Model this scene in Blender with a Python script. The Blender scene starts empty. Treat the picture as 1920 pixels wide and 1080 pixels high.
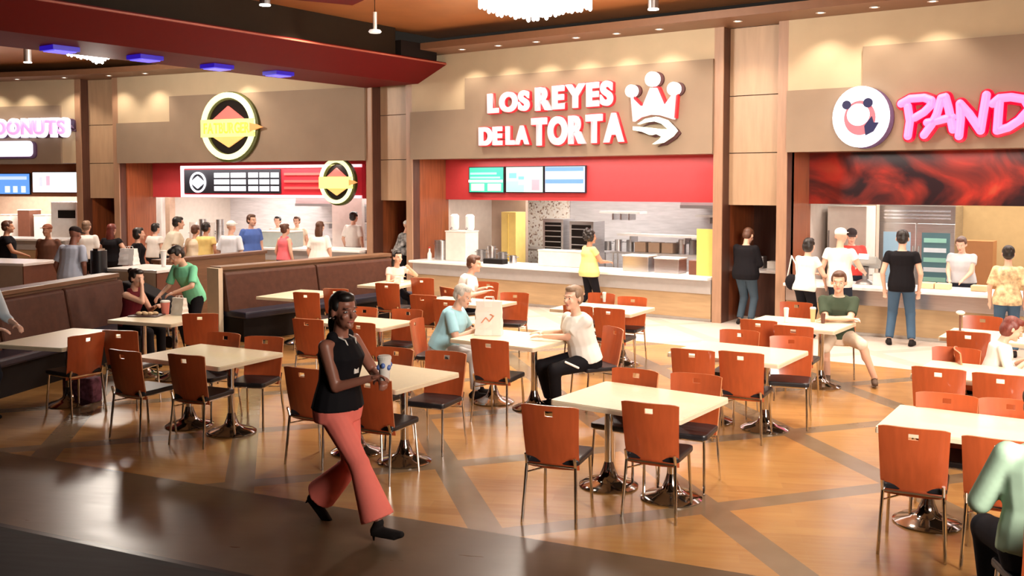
import bpy, bmesh, math, random
from mathutils import Vector, Matrix, Euler
random.seed(7)
R = math.radians
SC = bpy.context.scene
COL = SC.collection
# ------------------------------------------------------------------ camera
F, YAW, EYE, PITCH, HY = 1817.0, R(35.4), 2.45, R(3.0), 345.0
PY = HY + F * math.tan(PITCH)
cd = bpy.data.cameras.new('camera'); cam = bpy.data.objects.new('camera', cd); COL.objects.link(cam)
cam.location = (0, 0, EYE); cam.rotation_euler = (math.pi / 2 - PITCH, 0, YAW)
cd.sensor_width = 36; cd.lens = 36 * F / 1920; cd.shift_y = -(540 - PY) / 1920
cd.clip_end = 100
SC.camera = cam
SC.view_settings.view_transform = 'Standard'; SC.view_settings.look = 'None'
SC.view_settings.exposure = 0.1; SC.view_settings.gamma = 1.0
SC.view_settings.use_curve_mapping = False
SC.cycles.use_denoising = True; SC.cycles.max_bounces = 6; SC.cycles.sample_clamp_indirect = 4
# ------------------------------------------------------------------ world and large lights
W = bpy.data.worlds.new('world'); SC.world = W; W.use_nodes = True
W.node_tree.nodes['Background'].inputs[0].default_value = (1.0, 0.8, 0.65, 1)
W.node_tree.nodes['Background'].inputs[1].default_value = 0.02

def area(name, loc, size, power, col=(1, .86, .7), rot=(0, 0, 0), sy=None, spread=180):
    l = bpy.data.lights.new(name, 'AREA'); l.energy = power; l.color = col; l.size = size
    if sy: l.shape = 'RECTANGLE'; l.size_y = sy
    l.spread = R(spread)
    o = bpy.data.objects.new(name, l); COL.objects.link(o); o.location = loc; o.rotation_euler = rot
    return o

def spot(name, loc, power, cone=70, blend=.6, col=(1, .84, .66), target=None, r=.05):
    l = bpy.data.lights.new(name, 'SPOT'); l.energy = power; l.color = col; l.spot_size = R(cone)
    l.spot_blend = blend; l.shadow_soft_size = r
    o = bpy.data.objects.new(name, l); COL.objects.link(o); o.location = loc
    if target is not None:
        o.rotation_euler = (Vector(target) - Vector(loc)).to_track_quat('-Z', 'Y').to_euler()
    return o

k_ = 0
for gx in (-15.5, -12.6, -9.8, -7.0, -4.2, -1.4, 1.2):
    for gy in (8.1, 9.8, 11.8, 14.0):
        if gx < -10 and gy < 8.5: continue
        pw = 480 if gy > 11 else (370 if gx > -9 else 260)
        if gy < 8.5: pw = 430
        spot('seating_fill_spot', (gx + .3 * (k_ % 2), gy, 5.5 if gx > -13 else 4.5), pw * (1 if gx > -13 else .6), 70 if gy < 8.5 else 112, 1.0, r=.12); k_ += 1  # unseen spots added over the seating as fill, with no fittings
area('aisle_fill', (-5.5, 14.2, 4.95), 14.0, 160, (1, .88, .82), sy=1.2, spread=150)  # unseen strip added to brighten the aisle along the counters
area('camera_side_fill', (2.4, 3.4, 3.8), 2.6, 330, (1, .88, .76), rot=(R(74), 0, R(42)), spread=95)  # unseen broad fill added on the camera side for upright faces

# ------------------------------------------------------------------ pixel to place
fh = Vector((-math.sin(YAW), math.cos(YAW), 0)); rt = Vector((math.cos(YAW), math.sin(YAW), 0))
fw = fh * math.cos(PITCH) + Vector((0, 0, -math.sin(PITCH))); up = fh * math.sin(PITCH) + Vector((0, 0, math.cos(PITCH)))
def ray(x, y): return fw + rt * ((x - 960) / F) - up * ((y - PY) / F)
def at(x, y, z=0.0):
    d = ray(x, y); return Vector((0, 0, EYE)) + d * ((z - EYE) / d.z)
def aty(x, y, Y):
    d = ray(x, y); return Vector((0, 0, EYE)) + d * (Y / d.y)

# ------------------------------------------------------------------ materials
MATS = {}
def mat(name, col, rough=.5, metal=0, emit=None, es=1.0, noise=0, nscale=8, stretch=(1, 1, 1), bump=0, coat=0, alpha=1, trans=0, spec=.5):
    if name in MATS: return MATS[name]
    m = bpy.data.materials.new(name); m.use_nodes = True; MATS[name] = m
    nt = m.node_tree; b = nt.nodes['Principled BSDF']
    b.inputs['Base Color'].default_value = (*col, 1); b.inputs['Roughness'].default_value = rough
    b.inputs['Metallic'].default_value = metal; b.inputs['Coat Weight'].default_value = coat
    b.inputs['Specular IOR Level'].default_value = spec
    if alpha < 1: b.inputs['Alpha'].default_value = alpha
    if trans: b.inputs['Transmission Weight'].default_value = trans
    if emit:
        b.inputs['Emission Color'].default_value = (*emit, 1); b.inputs['Emission Strength'].default_value = es
    tc = nt.nodes.new('ShaderNodeTexCoord'); mp = nt.nodes.new('ShaderNodeMapping'); mp.inputs['Scale'].default_value = stretch
    nz = nt.nodes.new('ShaderNodeTexNoise'); nz.inputs['Scale'].default_value = nscale; nz.inputs['Detail'].default_value = 4
    nt.links.new(tc.outputs['Object'], mp.inputs[0]); nt.links.new(mp.outputs[0], nz.inputs['Vector'])
    n = noise or .04
    if rough >= .6 and spec == .5 and not metal: b.inputs['Specular IOR Level'].default_value = .15
    cr = nt.nodes.new('ShaderNodeValToRGB')
    cr.color_ramp.elements[0].position = .3; cr.color_ramp.elements[1].position = .7
    cr.color_ramp.elements[0].color = tuple(c * (1 - n) for c in col) + (1,)
    cr.color_ramp.elements[1].color = tuple(min(1, c * (1 + n)) for c in col) + (1,)
    nt.links.new(nz.outputs[0], cr.inputs[0]); nt.links.new(cr.outputs[0], b.inputs['Base Color'])
    if bump:
        bp = nt.nodes.new('ShaderNodeBump'); bp.inputs['Strength'].default_value = bump; bp.inputs['Distance'].default_value = .01
        nt.links.new(nz.outputs[0], bp.inputs['Height']); nt.links.new(bp.outputs[0], b.inputs['Normal'])
    return m
def glow(name, col, s=1.0):
    return mat(name, tuple(c * .5 for c in col), .4, emit=col, es=s)

WOODRED = mat('chair_wood', (.4, .075, .022), .3, noise=.1, nscale=5, stretch=(6, 6, .6), coat=.3)
WOODEDGE = mat('chair_wood_edge', (.5, .2, .09), .4)
VINYL = mat('black_vinyl', (.012, .011, .014), .38)
CHROME = mat('chrome', (.75, .72, .7), .12, metal=1)
CHROMED = mat('chrome_dark_reflection', (.4, .37, .36), .1, metal=1)  # chrome of the table bases, dark reflections put into its base colour
STEEL = mat('brushed_steel', (.62, .61, .62), .3, metal=1, noise=.08, nscale=3, stretch=(1, 1, 12))
STEELD = mat('dark_steel', (.28, .27, .27), .4, metal=.8)
CREAM = mat('cream_laminate', (.78, .69, .5), .3, noise=.03, nscale=30)
CREAMEDGE = mat('laminate_edge', (.66, .55, .4), .5)
TAN = mat('tan_plaster', (.53, .42, .28), .7, noise=.05, nscale=2)
TAUPE = mat('taupe_plaster', (.28, .21, .15), .7, noise=.05, nscale=2)
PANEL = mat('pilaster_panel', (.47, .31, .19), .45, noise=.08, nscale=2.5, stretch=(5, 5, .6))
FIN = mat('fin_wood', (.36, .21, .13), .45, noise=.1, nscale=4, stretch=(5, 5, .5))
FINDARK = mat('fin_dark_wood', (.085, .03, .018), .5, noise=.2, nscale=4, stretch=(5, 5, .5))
WALLWOOD = mat('stall_wood', (.25, .068, .024), .3, noise=.25, nscale=3, stretch=(7, 7, .5), coat=.25)
SOFFIT = mat('soffit_brown', (.19, .095, .05), .5)
CEIL = mat('copper_ceiling', (.5, .2, .07), .28, noise=.12, nscale=1.5, coat=.3)
REDBEAM = mat('red_beam', (.12, .0015, .002), .6, spec=.15)
REDBEAMU = mat('red_beam_underside', (.17, .015, .03), .5)
BLACK = mat('black_paint', (.01, .007, .006), .6)
DARKWALL = mat('dark_olive_wall', (.02, .012, .006), .7)
WHITE = mat('white_solid_surface', (.88, .86, .84), .25)
OFFW = mat('off_white', (.75, .7, .64), .5)
LEATHER = mat('brown_leather', (.075, .028, .016), .45, spec=.25, noise=.15, nscale=12, bump=.15)
LEATHERD = mat('navy_vinyl', (.012, .012, .028), .4)
LEDGE = mat('ledge_wood', (.17, .085, .042), .4, noise=.18, nscale=4, stretch=(.6, 6, 6))
COUNTERWOOD = mat('counter_wood', (.42, .28, .15), .4, noise=.12, nscale=3, stretch=(.6, 5, 5))
COUNTERGREY = mat('counter_grey', (.42, .39, .37), .35)
REDWALL = mat('red_bulkhead', (.5, .042, .045), .4)
SCREENB = mat('screen_bezel', (.02, .02, .025), .3)
TILE = mat('wall_tile_warm', (.66, .48, .36), .5, noise=.08)
YELLOW = mat('yellow_board', (.75, .58, .14), .5)
BROWNBOX = mat('cabinet_brown', (.15, .055, .032), .45, noise=.1)

# ------------------------------------------------------------------ mesh helpers
class MB:
    def __init__(s): s.bm = bmesh.new()
    def box(s, c, d, rz=0, rx=0, ry=0):
        m = Matrix.Translation(c) @ Euler((rx, ry, rz)).to_matrix().to_4x4() @ Matrix.Diagonal((*d, 1))
        bmesh.ops.create_cube(s.bm, size=1, matrix=m); return s
    def b2(s, lo, hi):
        return s.box([(a + b) / 2 for a, b in zip(lo, hi)], [abs(b - a) for a, b in zip(lo, hi)])
    def cyl(s, a, b, r, r2=None, n=10, cap=True):
        a = Vector(a); b = Vector(b); d = b - a; r2 = r if r2 is None else r2
        m = Matrix.Translation((a + b) / 2) @ d.to_track_quat('Z', 'Y').to_matrix().to_4x4()
        bmesh.ops.create_cone(s.bm, cap_ends=cap, segments=n, radius1=r, radius2=r2, depth=d.length, matrix=m); return s
    def ell(s, c, r, rot=None, n=10):
        m = Matrix.Translation(c) @ (rot.to_4x4() if rot else Matrix.Identity(4)) @ Matrix.Diagonal((*r, 1))
        bmesh.ops.create_uvsphere(s.bm, u_segments=n + 4, v_segments=n, radius=1, matrix=m); return s
    def cap(s, a, b, ra, rb, n=10):
        s.ell(a, (ra,) * 3, n=n); s.ell(b, (rb,) * 3, n=n)
        if (Vector(a) - Vector(b)).length > 1e-4: s.cyl(a, b, ra, rb, n=n + 4)
        return s
    def tube(s, pts, r, n=8):
        for a, b in zip(pts, pts[1:]): s.cyl(a, b, r, n=n)
        for p in pts[1:-1]: s.ell(p, (r * 1.02,) * 3, n=6)
        return s
    def lathe(s, prof, c=(0, 0, 0), n=24):
        rings = []
        for r, z in prof:
            if r < 1e-5: rings.append([s.bm.verts.new((c[0], c[1], c[2] + z))])
            else: rings.append([s.bm.verts.new((c[0] + r * math.cos(2 * math.pi * k / n), c[1] + r * math.sin(2 * math.pi * k / n), c[2] + z)) for k in range(n)])
        for p, q in zip(rings, rings[1:]):
            for k in range(n):
                k2 = (k + 1) % n
                f = [p[k % len(p)], p[k2 % len(p)], q[k2 % len(q)], q[k % len(q)]]
                f = list(dict.fromkeys(f))
                if len(f) > 2:
                    try: s.bm.faces.new(f)
                    except ValueError: pass
        return s
    def prism(s, poly, y0, y1, axis='y'):
        """poly: (x,z) outline extruded along y (or (x,y) along z)"""
        def P(p, t): return (p[0], t, p[1]) if axis == 'y' else ((p[0], p[1], t) if axis == 'z' else (t, p[0], p[1]))
        a = [s.bm.verts.new(P(p, y0)) for p in poly]; b = [s.bm.verts.new(P(p, y1)) for p in poly]
        s.bm.faces.new(a); s.bm.faces.new(list(reversed(b)))
        for i in range(len(poly)):
            j = (i + 1) % len(poly); s.bm.faces.new((a[i], b[i], b[j], a[j]))
        return s
    def loft(s, rings):
        """rings: (centre, xaxis, yaxis, rx, ry)"""
        n = 16; vs = []
        for c, xa, ya, rx, ry in rings:
            vs.append([s.bm.verts.new(Vector(c) + Vector(xa) * rx * math.cos(2 * math.pi * k / n) + Vector(ya) * ry * math.sin(2 * math.pi * k / n)) for k in range(n)])
        for p, q in zip(vs, vs[1:]):
            for k in range(n): s.bm.faces.new((p[k], p[(k + 1) % n], q[(k + 1) % n], q[k]))
        s.bm.faces.new(list(reversed(vs[0]))); s.bm.faces.new(vs[-1]); return s
    def build(s, name, m, parent=None, loc=(0, 0, 0), rz=0, smooth=False, bevel=0, voxel=0, sm=0):
        bmesh.ops.recalc_face_normals(s.bm, faces=s.bm.faces)
        me = bpy.data.meshes.new(name); s.bm.to_mesh(me); s.bm.free()
        me.materials.append(m)
        if voxel: me = remesh(me, voxel, sm)
        if smooth or voxel:
            for p in me.polygons: p.use_smooth = True
        o = bpy.data.objects.new(name, me); COL.objects.link(o)
        o.location = loc; o.rotation_euler.z = rz
        if parent: o.parent = parent
        if smooth and not voxel:
            es = o.modifiers.new('edges', 'EDGE_SPLIT'); es.split_angle = R(40)
        if bevel:
            bv = o.modifiers.new('bevel', 'BEVEL'); bv.width = bevel; bv.segments = 2; bv.limit_method = 'ANGLE'
        return o
def remesh(me, voxel, sm=4):
    o = bpy.data.objects.new('tmp', me); COL.objects.link(o)
    m = o.modifiers.new('r', 'REMESH'); m.mode = 'VOXEL'; m.voxel_size = voxel
    if sm:
        k = o.modifiers.new('s', 'SMOOTH'); k.iterations = sm; k.factor = .5
    dg = bpy.context.evaluated_depsgraph_get()
    n = bpy.data.meshes.new_from_object(o.evaluated_get(dg))
    bpy.data.objects.remove(o); bpy.data.meshes.remove(me)
    return n
def tag(o, label=None, cat=None, group=None, kind=None):
    if label: o['label'] = label
    if cat: o['category'] = cat
    if group: o['group'] = group
    if kind: o['kind'] = kind
    return o
def empty(name, loc=(0, 0, 0), rz=0, label=None, cat=None, group=None):
    o = bpy.data.objects.new(name, None); COL.objects.link(o); o.location = loc; o.rotation_euler.z = rz
    o.empty_display_size = .1
    return tag(o, label, cat, group)
def st(o): o['kind'] = 'structure'; return o
KIDS = {}
def copy_tree(o, parent=None):
    c = o.copy(); COL.objects.link(c)
    if parent: c.parent = parent
    for ch in [k for k in KIDS.get(o.name, [])] or list(o.children): copy_tree(ch, c)
    return c
def text_mesh(ch, off=0.0):
    cu = bpy.data.curves.new('t', 'FONT'); cu.body = ch; cu.size = 1; cu.offset = off
    o = bpy.data.objects.new('t', cu); COL.objects.link(o)
    me = bpy.data.meshes.new_from_object(o.evaluated_get(bpy.context.evaluated_depsgraph_get()))
    bpy.data.objects.remove(o); bpy.data.curves.remove(cu)
    return me
def text_line(txt, x0, x1, z0, z1, y, depth, m, parent, off=0.03, name='letter', back=None, boff=.05, slope=0, joined=False):
    """letters standing in the local x-z plane, front face at y, thickness depth (away = +y)"""
    glyphs = []; cx = 0; lo = 9; hi = -9
    for ch in txt:
        if ch == ' ': cx += .28; continue
        me = text_mesh(ch, off); xs = [v.co.x for v in me.vertices]; ys = [v.co.y for v in me.vertices]
        glyphs.append((ch, me, cx - min(xs))); cx += max(xs) - min(xs) + .07
        lo = min(lo, min(ys)); hi = max(hi, max(ys))
    cx -= .07; sx = (x1 - x0) / cx; sz = (z1 - z0) / (hi - lo)
    allbm = bmesh.new() if joined else None
    for ch, me, ox in glyphs:
        for (mm, oo, yy, dd, nm) in ([(m, 0, y, depth, name)] + ([(back, boff, y + depth * .5, depth * 1.2, 'halo_plate')] if back else [])):
            src = me if not oo else text_mesh(ch, off + oo)
            bm = bmesh.new(); bm.from_mesh(src)
            for v in bm.verts:
                X = x0 + (v.co.x + ox) * sx; v.co = Vector((X, yy, z0 + (v.co.y - lo) * sz + slope * (X - x0)))
            g = bmesh.ops.extrude_face_region(bm, geom=bm.faces[:])
            for v in [e for e in g['geom'] if isinstance(e, bmesh.types.BMVert)]: v.co.y += dd
            bmesh.ops.recalc_face_normals(bm, faces=bm.faces)
            if joined and not oo:
                tmp = bpy.data.meshes.new('x'); bm.to_mesh(tmp); allbm.from_mesh(tmp); bm.free(); continue
            out = bpy.data.meshes.new(nm); bm.to_mesh(out); bm.free(); out.materials.append(mm)
            o = bpy.data.objects.new(nm, out); COL.objects.link(o); o.parent = parent
    if joined:
        out = bpy.data.meshes.new(name); allbm.to_mesh(out); allbm.free(); out.materials.append(m)
        o = bpy.data.objects.new(name, out); COL.objects.link(o); o.parent = parent
        return o
def circ(r, n=36, rx=None, c=(0, 0)):
    return [(c[0] + (rx or r) * math.cos(2 * math.pi * k / n), c[1] + r * math.sin(2 * math.pi * k / n)) for k in range(n)]
def ring(mb, ro, ri, y0, y1, n=40, c=(0, 0), kx=1.0):
    v = []
    for r, y in ((ro, y0), (ri, y0), (ri, y1), (ro, y1)):
        v.append([mb.bm.verts.new((c[0] + kx * r * math.cos(2 * math.pi * k / n), y, c[1] + r * math.sin(2 * math.pi * k / n))) for k in range(n)])
    for a in range(4):
        p, q = v[a], v[(a + 1) % 4]
        for k in range(n): mb.bm.faces.new((p[k], p[(k + 1) % n], q[(k + 1) % n], q[k]))
    return mb
# ------------------------------------------------------------------ floor
def floor_mat():
    m = bpy.data.materials.new('floor_tile'); m.use_nodes = True; nt = m.node_tree; b = nt.nodes['Principled BSDF']; L = nt.links.new
    def N(t, **k):
        n = nt.nodes.new(t)
        for a, v in k.items(): setattr(n, a, v)
        return n
    def M(op, a, c=None, d=None):
        n = N('ShaderNodeMath', operation=op)
        for i, v in enumerate((a, c, d)):
            if v is None: continue
            if isinstance(v, (int, float)): n.inputs[i].default_value = v
            else: L(v, n.inputs[i])
        return n.outputs[0]
    g = N('ShaderNodeNewGeometry'); sp = N('ShaderNodeSeparateXYZ'); L(g.outputs['Position'], sp.inputs[0]); X, Y = sp.outputs[0], sp.outputs[1]
    def off(deg, k0):
        a = R(deg); return M('ADD', M('ADD', M('MULTIPLY', X, -math.sin(a)), M('MULTIPLY', Y, math.cos(a))), -k0)
    def lines(deg, k0, sp_, w):
        d = M('PINGPONG', off(deg, k0), sp_ / 2); return M('LESS_THAN', d, w / 2)
    l1 = lines(-41, 1.41, 1.74, .24); l2 = lines(54, 8.1, 1.74, .2)
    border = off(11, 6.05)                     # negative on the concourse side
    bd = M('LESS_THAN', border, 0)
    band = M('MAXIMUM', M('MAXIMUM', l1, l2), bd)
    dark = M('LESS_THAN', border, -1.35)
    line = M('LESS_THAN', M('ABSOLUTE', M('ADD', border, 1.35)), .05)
    mp = N('ShaderNodeMapping'); mp.inputs['Rotation'].default_value = (0, 0, R(-26)); L(g.outputs['Position'], mp.inputs[0])
    br = N('ShaderNodeTexBrick'); br.inputs['Scale'].default_value = 1.0; br.inputs['Brick Width'].default_value = .9; br.inputs['Row Height'].default_value = .15
    br.inputs['Mortar Size'].default_value = .002; br.inputs['Bias'].default_value = -.1
    br.inputs['Color1'].default_value = (.37, .18, .055, 1); br.inputs['Color2'].default_value = (.27, .12, .035, 1); br.inputs['Mortar'].default_value = (.3, .15, .06, 1)
    L(mp.outputs[0], br.inputs['Vector'])
    mp2 = N('ShaderNodeMapping'); mp2.inputs['Scale'].default_value = (1.2, 9, 1); L(mp.outputs[0], mp2.inputs[0])
    nz = N('ShaderNodeTexNoise'); nz.inputs['Scale'].default_value = 2.2; nz.inputs['Detail'].default_value = 5; L(mp2.outputs[0], nz.inputs['Vector'])
    def mix(f, a, c, bt='MIX'):
        n = N('ShaderNodeMix', data_type='RGBA', blend_type=bt)
        if isinstance(f, (int, float)): n.inputs[0].default_value = f
        else: L(f, n.inputs[0])
        for i, v in ((6, a), (7, c)):
            if isinstance(v, tuple): n.inputs[i].default_value = (*v, 1)
            else: L(v, n.inputs[i])
        return n.outputs[2]
    wood = mix(M('MULTIPLY', nz.outputs[0], .75), br.outputs[0], (.45, .25, .09))
    pale = M('GREATER_THAN', Y, 13.4)  # paler tile by the counters, their reflected brightness painted into its colour
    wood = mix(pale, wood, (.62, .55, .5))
    nb = N('ShaderNodeTexNoise'); nb.inputs['Scale'].default_value = 3
    L(g.outputs['Position'], nb.inputs['Vector'])
    bandc = mix(nb.outputs[0], (.15, .095, .05), (.24, .165, .1))
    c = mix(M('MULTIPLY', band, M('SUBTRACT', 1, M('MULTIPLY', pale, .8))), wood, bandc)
    c = mix(M('MULTIPLY', bd, .5), c, (.035, .018, .009)); c = mix(dark, c, (.014, .004, .003)); c = mix(line, c, (.01, .005, .004))  # border and dark concourse floor deepened, shade of the unlit foreground painted in
    L(c, b.inputs['Base Color'])
    rr = M('ADD', M('MULTIPLY', nz.outputs[0], .12), .17); rr = M('ADD', rr, M('MULTIPLY', dark, .3)); rr = M('ADD', rr, M('MULTIPLY', bd, .07)); L(M('SUBTRACT', .65, M('MULTIPLY', bd, .5)), b.inputs['Specular IOR Level']); L(rr, b.inputs['Roughness'])
    return m
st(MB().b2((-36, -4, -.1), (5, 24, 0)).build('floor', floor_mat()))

# ------------------------------------------------------------------ facade frames: origin at left end, local x to the right, local y into the stall
FR = {'torta': ((-14.0, 15.95), 0.0, 7.0), 'panda': ((-5.68, 15.95), 0.0, 7.2),
      'burger': ((-22.7, 14.5), R(11), 7.49), 'donut': ((-30.5, 11.6), R(21), 6.96),
      'pil_right': ((-7.0, 15.95), 0.0, 1.32), 'pil_mid': ((-15.35, 15.93), R(.8), 1.35), 'pil_left': ((-24.0, 14.1), R(17), 1.36)}
TOP = 5.17
def fr(k): (o, a, w) = FR[k]; return dict(loc=(o[0], o[1], 0), rz=a)
def W2(k, x, y, z=0):
    (o, a, w) = FR[k]; return Vector((o[0] + x * math.cos(a) - y * math.sin(a), o[1] + x * math.sin(a) + y * math.cos(a), z))
def local_from_px(k, px, py):
    """local (x, z) where the pixel's ray meets the bay's front plane"""
    (o, a, w) = FR[k]; d = ray(px, py); n = Vector((-math.sin(a), math.cos(a), 0)); O = Vector((o[0], o[1], 0))
    t = (O - Vector((0, 0, EYE))).dot(n) / d.dot(n); p = Vector((0, 0, EYE)) + d * t; q = p - O
    return q.x * math.cos(a) + q.y * math.sin(a), p.z

def bay(k, step, hi, bulk, kitchen, reveal=WALLWOOD, bulk_y=1.15, bottom=3.0, rmargin=0.0, lower=True):
    w = FR[k][2]; f = fr(k)
    st(MB().b2((0, 0, bottom), (w, .25, TOP)).build('wall_back', TAN, **f))
    if lower: poly = [(0, bottom - .02), (w - rmargin, bottom - .02), (w - rmargin, hi), (step, hi), (step, 4.0), (0, 4.0)]
    else: poly = [(0, bottom - .02), (w - rmargin, bottom - .02), (w - rmargin, hi), (0, hi)]
    st(MB().prism(poly, -.06, -.001).build('trim_1', TAUPE, **f))
    st(MB().b2((-.1, .25, 0), (0, 1.25, 3.0)).build('wall_left', reveal, **f))
    st(MB().b2((-.1, 1.25, 0), (0, 4.3, 3.0)).build('wall_left', TILEW, **f))
    st(MB().b2((w, .25, 0), (w + .1, 4.3, 3.0)).build('wall_right', reveal, **f))
    st(MB().b2((0, bulk_y, 2.1), (w, bulk_y + .1, bottom)).build('wall_back', bulk, **f))
    st(MB().b2((0, .25, bottom), (w, 4.3, bottom + .1)).build('ceiling', SOFFIT, **f))
    st(MB().b2((0, 4.2, 0), (w, 4.3, bottom)).build('wall_back', kitchen, **f))
def soffit(k, d=.87):
    w = FR[k][2]
    st(MB().b2((0, -d, TOP), (w, .25, TOP + .13)).build('ceiling', SOFFIT, **fr(k)))

TILEW = mat('kitchen_tile', (.55, .48, .43), .4, noise=.05)
STEELW = mat('steel_wall', (.6, .58, .6), .4, metal=.2, noise=.1, nscale=3, stretch=(1, 1, 8))
bay('torta', 1.51, 4.63, REDWALL, STEELW)
def mural_mat():
    m = bpy.data.materials.new('red_mural'); m.use_nodes = True; nt = m.node_tree; b = nt.nodes['Principled BSDF']
    tc = nt.nodes.new('ShaderNodeTexCoord'); n1 = nt.nodes.new('ShaderNodeTexNoise'); n1.inputs['Scale'].default_value = .9; n1.inputs['Detail'].default_value = 6; n1.inputs['Distortion'].default_value = 1.4
    nt.links.new(tc.outputs['Object'], n1.inputs['Vector'])
    cr = nt.nodes.new('ShaderNodeValToRGB'); e = cr.color_ramp.elements
    e[0].position = .38; e[0].color = (.012, .002, .004, 1); e[1].position = .5; e[1].color = (.13, .012, .008, 1)
    q = e.new(.6); q.color = (.3, .018, .01, 1); q = e.new(.74); q.color = (.34, .07, .03, 1)
    nt.links.new(n1.outputs[0], cr.inputs[0]); nt.links.new(cr.outputs[0], b.inputs['Base Color']); b.inputs['Roughness'].default_value = .35
    return m
bay('panda', 1.23, 4.63, mural_mat(), TILEW)
bay('burger', 1.78, 4.62, REDWALL, STEELW)
bay('donut', 0, 4.5, mat('orange_wall', (.55, .2, .1), .4), TILE, rmargin=.4, lower=False)
for k in ('torta', 'panda', 'burger', 'donut', 'pil_right', 'pil_mid', 'pil_left'): soffit(k)

def pilaster(k):
    w = FR[k][2]; f = fr(k)
    for x0 in (0, w - .17):
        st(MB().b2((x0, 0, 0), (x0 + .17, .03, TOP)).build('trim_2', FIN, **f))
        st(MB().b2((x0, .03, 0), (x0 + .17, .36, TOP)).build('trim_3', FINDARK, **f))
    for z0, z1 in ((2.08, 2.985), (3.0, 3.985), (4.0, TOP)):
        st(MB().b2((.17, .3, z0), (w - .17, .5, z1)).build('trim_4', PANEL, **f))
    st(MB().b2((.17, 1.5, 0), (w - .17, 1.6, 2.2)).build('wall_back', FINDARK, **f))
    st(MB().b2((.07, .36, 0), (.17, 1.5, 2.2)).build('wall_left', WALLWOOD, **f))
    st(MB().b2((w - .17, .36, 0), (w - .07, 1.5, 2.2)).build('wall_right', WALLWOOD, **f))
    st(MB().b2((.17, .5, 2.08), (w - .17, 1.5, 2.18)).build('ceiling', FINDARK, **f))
for k in ('pil_right', 'pil_mid', 'pil_left'): pilaster(k)

# high copper ceiling beyond the beam, second one left of it
st(MB().prism([(-13.4, 16.1), (-13.4, 9.5), (5, 9.5), (5, 16.1)], 5.55, 5.65, 'z').build('ceiling', CEIL))
st(MB().prism([(-34, 15.3), (-34, 2), (-15.0, 2), (-15.0, 16.2)], 5.5, 5.6, 'z').build('ceiling', CEIL))
st(MB().prism([(-36, 25), (-36, -4), (5, -4), (5, 25)], 8.2, 8.3, 'z').build('ceiling', DARKWALL))
# red beam running from the middle pilaster towards the camera, leaning face, purple-lit underside
bm = MB()
ys = (5.0, 15.93)
sec = [(-15.35, 4.6), (-13.8, 4.6), (-13.02, 4.95), (-13.02, 5.0), (-15.35, 5.0)]
st(bm.prism(sec, ys[0], ys[1]).build('ceiling', REDBEAM))
st(MB().b2((-13.04, 5.0, 4.95), (-12.98, 15.9, 4.975)).build('trim_5', mat('beam_edge', (.4, .1, .06), .5)))
st(MB().b2((-15.3, 5.0, 5.0), (-13.15, 14.5, 8.2)).build('wall_left', DARKWALL))
st(MB().b2((-14.6, 14.5, 5.0), (-13.0, 15.6, 5.3)).build('trim_6', BLACK))
p = at(755, 0, 5.6)
st(MB().prism([(p.x - 1.6, 8.7), (p.x + .1, 8.2), (p.x + 1.5, 9.3), (p.x + 1.1, 11.0), (p.x - .2, 11.6)], 5.38, 5.54, 'z').build('ceiling', REDBEAM))

BLUE = glow('blue_light', (.12, .1, 1.0), 1.6)
for i, (x, y) in enumerate(((112, 88), (272, 105), (407, 122), (522, 135))):
    q = at(x, y, 4.6); t = empty('blue_cove_light', (q.x, q.y, 4.6), 0, ['blue glowing light box under the red beam, nearest the left edge of the photo', 'blue glowing light box under the red beam, second from the left', 'blue glowing light box under the red beam above the oval burger sign', 'blue glowing light box under the red beam, the one nearest the middle pilaster'][i], 'ceiling light', 'blue lights under the red beam')
    MB().b2((-.2, -.22, -.07), (.2, .22, 0)).build('housing', mat('blue_housing', (.02, .01, .2), .4, emit=(.03, .01, .5), es=.6), t)
    MB().b2((-.16, -.18, -.085), (.16, .18, -.071)).build('lens', BLUE, t)

# outer walls of the hall, out of view
st(MB().b2((5, -4, 0), (5.1, 24, 8.2)).build('wall_right', TAN))
st(MB().b2((-36, -4, 0), (5, -3.9, 8.2)).build('wall_front', DARKWALL))
st(MB().b2((-36, -4, 0), (-35.9, 24, 8.2)).build('wall_left', TAN))
st(MB().b2((1.5, 16.2, 5.17), (5, 16.3, 8.2)).build('wall_back', TAN))

# ------------------------------------------------------------------ downlights
LAMP = glow('lamp_white', (1, .9, .75), 6)
def downlight(p, lab, pw=75, far=False):
    t = empty('recessed_downlight', p, 0, lab, 'downlight', 'downlights in the brown soffit')
    MB().lathe([(.045, 0), (.075, -.004), (.08, -.012), (.05, -.012), (.045, 0)], n=16).build('trim_ring', OFFW, t)
    MB().cyl((0, 0, -.001), (0, 0, -.006), .045, n=16).build('bulb', LAMP, t)
    spot('downlight_beam', (p[0], p[1], p[2] - .03), pw, 110, .7, r=.04)
names = {850: 'left of the long word sign, beside the red beam tip', 920: 'above the step in the taupe sign band', 993: 'above the first word of the long word sign', 1070: 'just right of and below the white chandelier', 1148: 'above the end of the word REYES', 1230: 'above the crown sign', 1380: 'above the right pilaster', 1538: 'first one right of the right pilaster', 1640: 'above the round logo sign', 1750: 'cut by the top edge of the photo'}
for px in names:
    q = at(px, 89 - (px - 850) * .0965, TOP); downlight((q.x, 15.5, TOP), 'small round downlight, ' + names[px])
for k, x, s in (('donut', 5.6, 'second from the left end of the far left soffit'), ('donut', 4.6, 'leftmost in the soffit over the donut shop'), ('pil_left', .1, 'over the left pilaster'), ('burger', .2, 'first one right of the left pilaster'), ('burger', 1.4, 'above the upper left step of the burger shop wall'), ('burger', 4.2, 'above the oval burger sign')):
    downlight(tuple(W2(k, x, -.45, TOP)), 'small round downlight, ' + s)

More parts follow.
